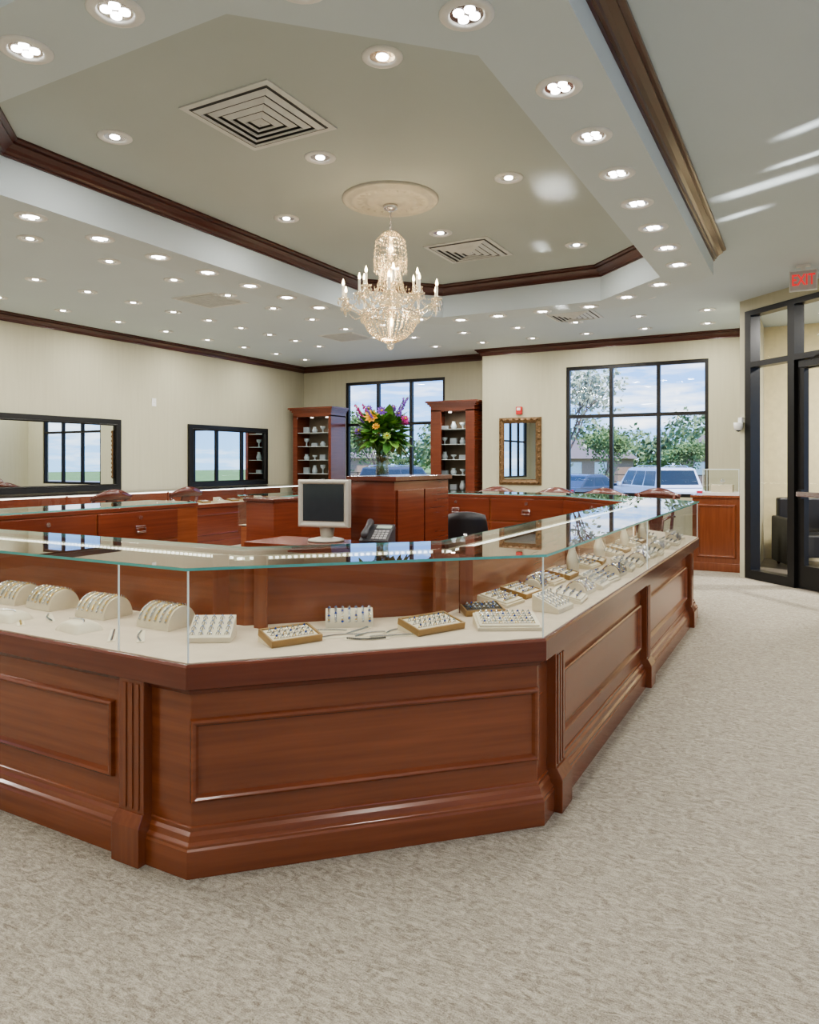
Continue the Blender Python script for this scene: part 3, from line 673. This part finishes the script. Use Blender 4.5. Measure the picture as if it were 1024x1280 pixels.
# flower vase
VG=glass_mat('vase_glass',(.80,.88,.82),1.0,.15)
par=empty('flower_vase',(-2.82,4.70,1.20))
mb=MB(); mb.lathe([(0,.002),(.045,.002),(.052,.02),(.045,.08),(.05,.13),(.065,.18),(.06,.18),(.045,.13),(.04,.08),(.046,.02),(0,.012)],(0,0),24,0)
for i in range(14):
    t=2*math.pi*i/14; mb.tube([(.03*math.cos(t),.03*math.sin(t),.015),(-.015*math.cos(t),-.015*math.sin(t),.12),(-.07*math.cos(t),-.07*math.sin(t),.24)],.003,5,1)
v=mb.build('vase',[VG,pm('stem_green',(.09,.2,.04),.5)],recalc=False); v.parent=par
mb=MB()
def leaf(base,d,l,w,m):
    d=Vector(d).normalized(); s=d.cross(Vector((U(-.3,.3),U(-.3,.3),1))).normalized(); u=s.cross(d)
    b=Vector(base); vs=[b,b+d*l*.3+s*w*.5+u*.01,b+d*l*.65+s*w*.42-u*.005,b+d*l-u*.05*l*3,b+d*l*.65-s*w*.42-u*.005,b+d*l*.3-s*w*.5+u*.01,b+d*l*.45-u*.012]
    mb.add(vs,[(0,1,6),(1,2,6),(2,3,6),(3,4,6),(4,5,6),(5,0,6)],m,True)
def bloom(c,d,r,m,n=9,lay=2,cm=None):
    d=Vector(d).normalized(); a=d.orthogonal().normalized(); b=d.cross(a); c=Vector(c)
    for L_ in range(lay):
        for i in range(n):
            t=2*math.pi*(i+.5*L_)/n; o=a*math.cos(t)+b*math.sin(t); s=-a*math.sin(t)+b*math.cos(t); rr=r*(1-.3*L_); up=d*(.25+.5*L_)*rr
            mb.add([c,c+o*rr*.5+s*rr*.24+up*.5,c+o*rr+up,c+o*rr*.5-s*rr*.24+up*.5],[(0,1,2,3)],m,True)
    if cm is not None: mb.octa(c+d*.012,.013,.010,cm)
for i in range(210):
    t=U(0,6.28); el=U(-.45,1.25); d=Vector((math.cos(t)*math.cos(el),math.sin(t)*math.cos(el),math.sin(el))); rr=U(.05,.15)
    leaf(Vector((0,0,.29))+d*rr,d+Vector((U(-.4,.4),U(-.4,.4),U(-.4,.3))),U(.08,.16),U(.05,.085),0 if R()<.5 else 1)
cd=Vector((.482,-.876,0)); rt=Vector((.876,.482,0))
for (a,z,f,r,m) in ((-.075,.43,.13,.060,2),(0,.475,.10,.045,3),(-.17,.33,.08,.038,3),(.17,.42,.05,.038,4),(.12,.46,.05,.035,3),(-.10,.50,.0,.035,3),(.04,.29,.16,.035,5),(-.04,.36,.17,.032,2),(.08,.51,-.03,.032,3)):
    c=rt*a+cd*f+Vector((0,0,z)); bloom(c,cd+Vector((0,0,.6))+rt*a*2,r,m,9,3,7)
    c2=rt*a-cd*f+Vector((0,0,z-.02)); bloom(c2,-cd+Vector((0,0,.6)),r,m,9,2,7)
for i in range(12):
    t=U(0,6.28); top=Vector((.20*math.cos(t),.20*math.sin(t),U(.46,.62))); mb.tube([(0,0,.2),top*.55+Vector((0,0,.12)),top],.003,5,1)
    for k in range(9): q=Vector((0,0,.2)).lerp(top,.72+.28*k/9); mb.octa(q+Vector((U(-.008,.008),U(-.008,.008),0)),.010,.013,(3,4,3)[i%3])
f=mb.build('bouquet',[pm('leaf_green',(.06,.18,.03),.5,var=.4,vscale=30),pm('leaf_light',(.17,.34,.07),.5,var=.3,vscale=30),pm('petal_orange',(.85,.45,.06),.5),pm('petal_purple',(.24,.10,.50),.5),pm('petal_magenta',(.50,.04,.24),.5),pm('petal_lime',(.40,.55,.12),.5),pm('petal_pink',(.80,.22,.30),.5),pm('stamen',(.7,.5,.05),.5)],recalc=False); f.parent=par

# ------------------------------------------------------------ wall cases on left
par=empty('glass_showcase',(-8.2,6.6,0))
mb=MB(); X=-7.95
mb.box(-8.58,X-.03,2.6,10.6,0,.66,0); mb.box(-8.585,X,2.58,10.62,.62,.67,0); mb.box(-8.585,X,2.58,10.62,0,.11,0); mb.box(-8.585,-8.54,2.6,10.6,.66,.89,0)
M2,_=frameM((X-.03,2.6),(X-.03,10.6))
for k in range(5): mb.rectframe(M2,.1+1.6*k,1.5+1.6*k,.2,.52,.022,.012,0)
for k in range(6): mb.box(X-.02,X,2.585+1.6*k,2.605+1.6*k,.67,.89,0)
mb.build('cabinet_wood',[REDWOOD],parent=par,bevel=.003)
mb=MB(); mb.box(-8.54,X-.02,2.62,10.58,.671,.675,0); mb.build('deck_fabric',[CREAM],parent=par)
mb=MB(); mb.add([(X-.008,2.6,.67),(X-.008,10.6,.67),(X-.008,10.6,.89),(X-.008,2.6,.89)],[(0,1,2,3)],0); mb.add([(X,2.58,.895),(X,10.62,.895),(-8.58,10.62,.895),(-8.58,2.58,.895)],[(0,1,2,3)],1)
mb.box(X-.01,X+.002,2.58,10.62,.887,.897,2); mb.build('glass_case',[GLASS,GLASSTOP,GEDGE2],parent=par,recalc=False)
mb=MB(); mb.box(X-.045,X-.03,2.65,10.55,.875,.885,0); mb.build('led_strip',[LED],parent=par)
for k in range(24):
    (ring_tray if k%3 else ring_stand)(-8.2,2.9+.32*k,math.pi/2,z=.6752)

# ------------------------------------------------------------ armoires
DARKBACK=pm('armoire_back_panel',(.20,.16,.11),.5)
def armoire(x,y,w,d,h,name='display_armoire',stile=.06):
    mb=MB()
    mb.box(-w/2,w/2,-d/2,d/2,0,.80,0); mb.box(-w/2-.02,w/2+.02,-d/2-.02,d/2,0,.12,0); mb.box(-w/2-.015,w/2+.015,-d/2-.015,d/2,.78,.82,0)
    mb.box(-w/2,w/2,d/2-.02,d/2,.82,h-.15,3); mb.box(-w/2,-w/2+.03,-d/2,d/2-.02,.82,h-.15,0); mb.box(w/2-.03,w/2,-d/2,d/2-.02,.82,h-.15,0)
    mb.box(-w/2+.03,-w/2+stile+.03,-d/2,-d/2+.03,.82,h-.15,0); mb.box(w/2-stile,w/2-.03,-d/2,-d/2+.03,.82,h-.15,0)
    mb.box(-w/2,w/2,-d/2,d/2,h-.17,h-.08,0)
    for k,(o,z0,z1) in enumerate(((.02,h-.09,h-.06),(.045,h-.06,h-.03),(.07,h-.03,h))): mb.box(-w/2-o,w/2+o,-d/2-o,d/2,z0,z1,0)
    for s in (-1,1): mb.rectframe(Matrix(((1,0,0,0),(0,-1,0,-d/2),(0,0,1,0),(0,0,0,1))),min(s*.03,s*(w/2-.04)),max(s*.03,s*(w/2-.04)),.18,.72,.03,.014,0)
    n=5; zs=[.84+(h-1.05)*k/n for k in range(n)]
    for k,z in enumerate(zs):
        if k: mb.box(-w/2+.03,w/2-.03,-d/2+.04,d/2-.02,z-.006,z,1)
        for q in range(4):
            px=-w/2+.15+(w-.30)*q/3; hh=U(.08,.17); T=Matrix.Translation((px,-.02,z))
            if (k+q)%3==0: mb.lathe([(0,0),(.03,0),(.012,.02),(.012,hh*.5),(.045,hh*.7),(.05,hh),(.045,hh),(.0,hh*.7)],(0,0),12,2,T)
            elif (k+q)%3==1: mb.box(-.06,.06,-.02,.03,0,hh*.8,4,T)
            else: mb.lathe([(0,0),(.04,0),(.055,.05),(.04,hh*.7),(.03,hh*.8),(.035,hh)],(0,0),12,2,T)
    for s in (-.2,.2): mb.lathe([(.03,h-.172),(.028,h-.180),(0,h-.181)],(s*w,0),10,5)
    return mb.build(name,[REDWOOD,GEDGE2,pm('porcelain',(.40,.46,.48),.15),DARKBACK,pm('gift_box',(.30,.34,.36),.3),LED],loc=(x,y,0))
armoire(-8.05,11.14,.86,.48,2.31)
armoire(-5.20,11.16,.80,.50,2.32,stile=.16)
for x,y in ((-8.05,10.95),(-5.20,10.95)): lamp(x,y,2.17,4,.06,name='armoire_lamp')

# ornate wall mirror
mb=MB(); M3=Matrix(((-1,0,0,-3.70),(0,-1,0,11),(0,0,1,0),(0,0,0,1)))
ORN=pm('antique_gold_frame',(.17,.10,.045),.45,.3,var=.6,vscale=60)
mb.box(0,.70,0,.02,.945,2.01,0,M3); mb.rectframe(M3,0,.70,.945,2.01,.10,.05,0)
for i in range(11):
    for u in (.03,.67): mb.octa(M3@Vector((u,.045,.99+.098*i)),.022,.035,0)
for i in range(7):
    for z in (.975,1.98): mb.octa(M3@Vector((.05+.1*i,.045,z)),.03,.02,0)
mb.box(.09,.61,.02,.024,1.035,1.92,1,M3); mb.build('wall_mirror',[ORN,MIRROR])
mb=MB(); mb.box(-.045,.045,-.05,0,-.06,.06,0); mb.box(-.03,.03,-.056,-.05,.0,.045,1); mb.build('fire_alarm',[pm('alarm_red',(.55,.02,.02),.4),WHITE],loc=(-4.06,11,2.12),bevel=.006)
mb=MB(); mb.box(0,.008,-.04,.04,-.06,.06,0); mb.box(.008,.016,-.008,.008,-.012,.012,0); mb.build('light_switch',[WHITE],loc=(-8.64,7.75,2.2),bevel=.002)
mb=MB(); mb.box(-.03,.03,-.035,0,-.03,.03,0); mb.lathe([(0,-.12),(.04,-.115),(.05,-.07),(.05,-.03),(0,-.03)],(0,-.055),16,0); mb.lathe([(0,-.135),(.022,-.125),(.03,-.11)],(0,-.055),12,1)
mb.build('security_camera',[WHITE,BLK],loc=(-.69,9.09,1.78),rot=math.radians(-45))

# right side cabinet with glass box
mb=MB(); mb.box(-1.27,-.735,9.42,9.98,.08,.875,0); mb.box(-1.285,-.73,9.40,9.99,0,.10,0); mb.box(-1.29,-.728,9.395,9.995,.875,.905,0)
mb.rectframe(frameM((-1.27,9.42),(-.735,9.42))[0],.05,.485,.16,.80,.035,.014,0)
mb.build('side_cabinet',[WOODV],bevel=.004)
mb=MB(); a,b,c,d,e,f=-1.16,-.76,9.5,9.9,.906,1.215
for q in ([(a,c,e),(b,c,e),(b,c,f),(a,c,f)],[(a,d,e),(b,d,e),(b,d,f),(a,d,f)],[(a,c,e),(a,d,e),(a,d,f),(a,c,f)],[(b,c,e),(b,d,e),(b,d,f),(b,c,f)],[(a,c,f),(b,c,f),(b,d,f),(a,d,f)]): mb.add(q,[(0,1,2,3)],0)
mb.box(a-.005,b+.005,c-.005,d+.005,e-.001,e+.03,1)
for x in (a,b):
    for y in (c,d): mb.box(x-.004,x+.004,y-.004,y+.004,e+.03,f,2)
for x in (a,b): mb.box(x-.004,x+.004,c,d,f-.004,f+.004,2)
for y in (c,d): mb.box(a,b,y-.004,y+.004,f-.004,f+.004,2)
mb.box(a+.08,b-.08,c+.1,d-.1,e+.03,e+.12,3); mb.octa(((a+b)/2,(c+d)/2,e+.16),.03,.04,4)
mb.build('countertop_glass_case',[GLASS,WHITE,GEDGE2,CREAM2,DIA],recalc=False)

# guest chairs
SEAT=pm('chair_fabric',(.36,.30,.2),.8)
def chair(x,y,rot):
    mb=MB()
    for sx in (-.2,.2):
        mb.tube([(sx,-.2,0),(sx,-.2,.2),(sx*1.02,-.2,.44)],[.014,.018,.022],8,0)
        mb.tube([(sx,.22,0),(sx,.2,.44),(sx*1.05,.24,.72),(sx*1.05,.29,.93)],[.015,.02,.018,.017],8,0)
    mb.box(-.23,.23,-.23,.23,.42,.455,0)
    n=8;vs=[]
    for i in range(n+1):
        for j in range(n+1):
            a=-1+2*i/n;b=-1+2*j/n; vs.append((a*.225,b*.225,.455+.045*max(0,(1-a**6)*(1-b**6))**.5))
    mb.add(vs,[(i*(n+1)+j,(i+1)*(n+1)+j,(i+1)*(n+1)+j+1,i*(n+1)+j+1) for i in range(n) for j in range(n)],1,True)
    k=16;vs=[]
    for i in range(k+1):
        a=-1+2*i/k; zt=.965+.035*math.cos(a*math.pi)*(.5+.5*abs(a)) +.02*(1-abs(a)); zb=.88
        for yy,zz in ((.27-.02*(1-a*a)+.03,zb),(.27+.03+.03*(1-a*a),zt),(.30+.03+.03*(1-a*a),zt),(.30+.03*(1-a*a),zb)): vs.append((a*.27,yy,zz))
    fs=[(i*4+q,(i+1)*4+q,(i+1)*4+(q+1)%4,i*4+(q+1)%4) for i in range(k) for q in range(4)]+[(0,1,2,3),(k*4,k*4+3,k*4+2,k*4+1)]
    mb.add(vs,fs,0,True)
    mb.add([(-.05,.225,.45),(.05,.225,.45),(.09,.255,.7),(.06,.30,.9),(-.06,.30,.9),(-.09,.255,.7),(-.05,.245,.45),(.05,.245,.45),(.09,.275,.7),(.06,.32,.9),(-.06,.32,.9),(-.09,.275,.7)],
        [(0,1,2,5),(5,2,3,4),(6,11,8,7),(11,10,9,8),(0,5,11,6),(5,4,10,11),(1,7,8,2),(2,8,9,3)],0)
    for sx in (-.23,.23): mb.tube([(sx,.24,.68),(sx*1.08,.05,.69),(sx*1.08,-.15,.66),(sx*1.02,-.18,.45)],.015,8,0)
    mb.build('guest_chair',[DWOOD,SEAT],loc=(x,y,0),rot=rot)
for x,r in ((-3.42,.08),(-2.72,-.1),(-2.1,.05)): chair(x,8.2,r)
chair(-1.65,8.6,-.2)
chair(-7.1,5.5,math.radians(-90)); chair(-7.1,6.6,math.radians(-90))
mb=MB(); mb.box(-.3,.3,-.3,.3,.15,.42,0); mb.box(-.3,.3,.2,.32,.42,.85,0); mb.box(-.36,-.28,-.3,.3,.05,.62,0); mb.box(.28,.36,-.3,.3,.05,.62,0)
for x in (-.3,.26):
    for y in (-.28,.24): mb.box(x,x+.04,y,y+.04,0,.15,1)
mb.build('lobby_armchair',[BLK,DWOOD],loc=(-.02,10.35,0),rot=math.radians(20),bevel=.03)

# ------------------------------------------------------------ outdoors
GZ=-.68
def groundmat():
    m,nt,N,L,b=new_mat('parking_and_grass')
    tc=N.new('ShaderNodeTexCoord'); sp=N.new('ShaderNodeSeparateXYZ'); L.new(tc.outputs['Object'],sp.inputs[0])
    g=N.new('ShaderNodeMath'); g.operation='GREATER_THAN'; g.inputs[1].default_value=52; L.new(sp.outputs['Y'],g.inputs[0])
    n=N.new('ShaderNodeTexNoise'); n.inputs['Scale'].default_value=.8; n.inputs['Detail'].default_value=6; L.new(tc.outputs['Object'],n.inputs['Vector'])
    c1=N.new('ShaderNodeValToRGB'); c1.color_ramp.elements[0].color=(.22,.22,.23,1); c1.color_ramp.elements[1].color=(.35,.35,.35,1); L.new(n.outputs['Fac'],c1.inputs['Fac'])
    c2=N.new('ShaderNodeValToRGB'); c2.color_ramp.elements[0].color=(.10,.20,.04,1); c2.color_ramp.elements[1].color=(.25,.36,.10,1); L.new(n.outputs['Fac'],c2.inputs['Fac'])
    mx=N.new('ShaderNodeMixRGB'); L.new(g.outputs[0],mx.inputs[0]); L.new(c1.outputs[0],mx.inputs[1]); L.new(c2.outputs[0],mx.inputs[2]); L.new(mx.outputs[0],b.inputs['Base Color']); b.inputs['Roughness'].default_value=.9
    return m
mb=MB(); mb.add([(-300,-60,GZ),(120,-60,GZ),(120,400,GZ),(-300,400,GZ)],[(0,1,2,3)]); mb.build('ground_outside',[groundmat()])
FOL=pm('foliage',(.20,.29,.10),.8,var=.5,vscale=2.0); FOL2=pm('foliage_far',(.22,.29,.14),.9,var=.5,vscale=1.2); BARK=pm('bark',(.15,.11,.08),.9)
def clump_row(spots,mat):
    mb=MB()
    for (cx,cy,r,h,n) in spots:
        mb.cyl((cx,cy,GZ),(cx,cy,GZ+h*.5),.12,.08,6,1)
        o=Vector((R()*50,R()*50,R()*50))
        for i in range(n):
            t=U(0,6.283); el=math.asin(U(-.75,1)); d=Vector((math.cos(t)*math.cos(el),math.sin(t)*math.cos(el),math.sin(el)))
            k=(1+.5*noise.noise(d*2.2+o))*U(.72,1.0)
            c=Vector((cx+d.x*r*k,cy+d.y*r*k,GZ+h*.56+d.z*h*.46*k)); s=U(.18,.38)
            a=(d+Vector((U(-.8,.8),U(-.8,.8),U(-.8,.8)))).normalized(); b=a.orthogonal().normalized(); e=a.cross(b)
            mb.add([c+b*s,c+e*s*.7,c-b*s,c-e*s*.7],[(0,1,2,3)],0)
    mb.build('tree_line',[mat,BARK],recalc=False)
sp=[]
for i in range(62):
    hh=U(4.2,7.2); sp.append((-100+i*2.05+U(-.6,.6),80+U(-5,7),U(2.2,3.4),hh,420))
clump_row(sp,FOL2)
sp=[(-78+U(-5,5),-44+i*3.2,U(2.2,3.6),U(3.8,6.5),380) for i in range(36)]
clump_row(sp,FOL2)
def tree(x,y,h,r,leaves,name='tree',dep=4,mat=None):
    mb=MB(); T=Vector((x,y,GZ)); tips=[]
    def br(p,d,l,rad,dp):
        q=p+d*l; mb.tube([p,(p+q)/2+Vector((U(-.04,.04),U(-.04,.04),0))*l,q],[rad,rad*.8,rad*.6],6,0)
        if dp==0: tips.append(q); return
        for k in range(3):
            nd=(d+Vector((U(-.8,.8),U(-.8,.8),U(-.1,.6)))).normalized(); br(q,nd,l*U(.6,.8),rad*.58,dp-1)
        tips.append(q)
    br(T,Vector((0,0,1)),h*.34,h*.014,dep)
    for i in range(leaves):
        c=random.choice(tips)+Vector((random.gauss(0,r*.10),random.gauss(0,r*.10),random.gauss(0,r*.08))); s=U(.06,.12)
        a=Vector((U(-1,1),U(-1,1),U(-1,1))).normalized(); b=a.orthogonal().normalized()
        mb.add([c+a*s,c+b*s*.6,c-a*s,c-b*s*.6],[(0,1,2,3)],1)
    mb.build(name,[BARK,mat or FOL],recalc=False)
tree(-7.3,23.5,5.6,3.0,1100,mat=pm('blossom_foliage',(.36,.40,.26),.8,var=.4,vscale=2)); tree(-22,36,4.6,3.0,4200); tree(-10.8,44,3.8,2.6,3600); tree(-28,42,4.5,3,4000)
tree(-37,30,4.6,3,3500); tree(-7.0,50,3.4,2.4,3200); tree(-4.6,54,3.2,2.4,3000)
BR=pm('brick',(.40,.26,.20),.9,var=.2); ROOF=pm('shingle',(.24,.19,.17),.9)
def house(x,y,w,d,h):
    mb=MB(); mb.box(-w/2,w/2,-d/2,d/2,0,h,0); mb.add([(-w/2-.4,-d/2-.4,h),(w/2+.4,-d/2-.4,h),(w/2+.4,d/2+.4,h),(-w/2-.4,d/2+.4,h),(-w/3,0,h+1.7),(w/3,0,h+1.7)],[(0,1,5,4),(2,3,4,5),(1,2,5),(3,0,4),(0,3,2,1)],1)
    for k in (-.3,0,.3): mb.box(k*w-.5,k*w+.5,-d/2-.03,-d/2,1,2.0,2)
    mb.build('house',[BR,ROOF,WHITE],loc=(x,y,GZ))
house(-5.5,64,7,6,2.5); house(-17.5,64,7,6,2.3); house(-44,64,9,6,2.4)
TIRE=pm('tyre',(.02,.02,.02),.8); CGL=pm('car_glass',(.03,.045,.055),.08); LAMP=pm('tail_lamp',(.5,.02,.02),.3)
def car(x,y,rot,col,suv,name):
    P_=pm('car_paint',col,.25,coat=.8,var=.01); mb=MB(); L_=4.7 if suv else 4.5; Wd=.95 if suv else .88
    h1=1.05 if suv else .85; h2=1.78 if suv else 1.42
    low=[(-L_/2,.35),(-L_/2,h1*.85),(-L_/2+.15,h1),(L_*.20,h1),(L_/2-.35,h1*.92),(L_/2,h1*.75),(L_/2,.35)]
    def loft(pr,w0,w1s,m):
        n=len(pr); vs=[(a,-w,b) for (a,b),w in zip(pr,w1s)]+[(a,w,b) for (a,b),w in zip(pr,w1s)]
        mb.add(vs,[tuple(range(n)),tuple(range(2*n-1,n-1,-1))]+[(i,(i+1)%n,n+(i+1)%n,n+i) for i in range(n)],m)
    loft(low,Wd,[Wd,Wd,Wd*.96,Wd*.96,Wd*.93,Wd*.88,Wd*.9],0)
    if suv: cab=[(-L_/2+.08,h1-.02),(-L_/2+.35,h2-.05),(-L_/2+.6,h2),(L_*.08,h2),(L_*.14,h2-.06),(L_*.28,h1-.02)]
    else: cab=[(-L_*.40,h1-.02),(-L_*.22,h2-.04),(-L_*.15,h2),(L_*.03,h2),(L_*.09,h2-.05),(L_*.27,h1-.02)]
    loft(cab,Wd,[Wd*.95,Wd*.78,Wd*.76,Wd*.76,Wd*.78,Wd*.95],0)
    def at(f):
        return cab[0][0]+(cab[1][0]-cab[0][0])*f, cab[5][0]+(cab[4][0]-cab[5][0])*f
    hb=h1+.04; ht=h2-.13; fb=.1; ft=.82; wb=Wd*.95-(Wd*.17)*fb+.006; wt=Wd*.95-(Wd*.17)*ft+.006
    b0,f0=at(fb); b1,f1=at(ft); b0+=.12;b1+=.12;f0-=.14;f1-=.10
    for s in (-1,1):
        cuts=[0,.34,.67,1.0]
        for c0,c1 in zip(cuts,cuts[1:]):
            g=.015
            mb.add([(b0+(f0-b0)*(c0+g),s*wb,hb),(b0+(f0-b0)*(c1-g),s*wb,hb),(b1+(f1-b1)*(c1-g),s*wt,ht),(b1+(f1-b1)*(c0+g),s*wt,ht)],[(0,1,2,3)],1)
    for (xa,xb_,sg) in ((cab[0][0],cab[1][0],-1),(cab[5][0],cab[4][0],1)):
        o=.012*sg; mb.add([(xa+(xb_-xa)*.15+o,-Wd*.82,h1+.05),(xa+(xb_-xa)*.15+o,Wd*.82,h1+.05),(xa+(xb_-xa)*.9+o,Wd*.70,h2-.10),(xa+(xb_-xa)*.9+o,-Wd*.70,h2-.10)],[(0,1,2,3)],1)
    for wx in (-L_*.30,L_*.31):
        for s in (-1,1):
            mb.cyl((wx,s*(Wd-.2),.34),(wx,s*(Wd+.01),.34),.34,.34,22,2); mb.cyl((wx,s*(Wd+.01),.34),(wx,s*(Wd+.02),.34),.2,.18,14,3)
    for s in (-1,1):
        mb.box(-L_/2-.015,-L_/2+.05,s*Wd*.78-.12,s*Wd*.78+.12,h1*.6,h1*.88,4); mb.box(L_/2-.06,L_/2+.012,s*Wd*.66-.16,s*Wd*.66+.16,h1*.56,h1*.72,3)
        mb.box(L_*.20,L_*.24,s*(Wd+.02)-.09,s*(Wd+.02)+.09,h1,h1+.14,0)
        if suv: mb.tube([(-L_/2+.6,s*Wd*.62,h2-.01),(-L_/2+.7,s*Wd*.62,h2+.06),(L_*.02,s*Wd*.62,h2+.06),(L_*.08,s*Wd*.62,h2-.01)],.02,6,3)
    mb.build(name,[P_,CGL,TIRE,CHROME,LAMP],loc=(x,y,GZ),rot=rot,bevel=.03)
car(-5.6,30.5,math.radians(125),(.80,.81,.82),True,'suv')
car(-9.3,34.5,math.radians(70),(.05,.06,.08),False,'car')
car(-2.0,45,math.radians(20),(.35,.03,.03),False,'car'); car(-22,30,math.radians(60),(.5,.5,.52),False,'car'); car(-17.5,31,math.radians(80),(.08,.08,.1),True,'suv')
car(-24,24,math.radians(15),(.7,.7,.7),True,'suv')
mb=MB()
for i in range(30): mb.box(-55+i*2.6-.05,-55+i*2.6+.05,56.9,57.0,0,1.1,0)
mb.box(-55,22,56.9,56.96,1.0,1.08,0); mb.box(-55,22,56.9,56.96,.5,.56,0); mb.build('fence',[BARK],loc=(0,0,GZ))

# ------------------------------------------------------------ world + sun
w=bpy.data.worlds.new('sky'); sc.world=w; w.use_nodes=True; N=w.node_tree.nodes; L=w.node_tree.links
bg=N['Background']; tc=N.new('ShaderNodeTexCoord'); sp=N.new('ShaderNodeSeparateXYZ'); L.new(tc.outputs['Generated'],sp.inputs[0])
cr=N.new('ShaderNodeValToRGB'); cr.color_ramp.elements[0].position=0; cr.color_ramp.elements[0].color=(.36,.63,1.0,1); cr.color_ramp.elements[1].position=.25; cr.color_ramp.elements[1].color=(.10,.32,1.0,1); L.new(sp.outputs['Z'],cr.inputs['Fac'])
mp=N.new('ShaderNodeMapping'); mp.inputs['Scale'].default_value=(4,4,26); mp.inputs['Location'].default_value=(.7,.2,.4); L.new(tc.outputs['Generated'],mp.inputs['Vector'])
n=N.new('ShaderNodeTexNoise'); n.inputs['Scale'].default_value=1.6; n.inputs['Detail'].default_value=8; n.inputs['Roughness'].default_value=.62; L.new(mp.outputs['Vector'],n.inputs['Vector'])
c2=N.new('ShaderNodeValToRGB'); c2.color_ramp.elements[0].position=.50; c2.color_ramp.elements[1].position=.70; L.new(n.outputs['Fac'],c2.inputs['Fac'])
mx=N.new('ShaderNodeMixRGB'); L.new(c2.outputs['Color'],mx.inputs[0]); L.new(cr.outputs['Color'],mx.inputs[1]); mx.inputs[2].default_value=(1.1,1.13,1.18,1)
L.new(mx.outputs[0],bg.inputs['Color']); bg.inputs['Strength'].default_value=2.9
sl=bpy.data.lights.new('sun','SUN'); sl.energy=7; sl.angle=.01; sl.color=(1,.95,.87); so=bpy.data.objects.new('sun',sl); sc.collection.objects.link(so)
so.rotation_euler=Vector((.55,-.25,1)).to_track_quat('Z','Y').to_euler()
try:
    sc.view_settings.view_transform='AgX'; sc.view_settings.look='AgX - Medium High Contrast'; sc.view_settings.exposure=-0.28
except Exception as e: print(e)
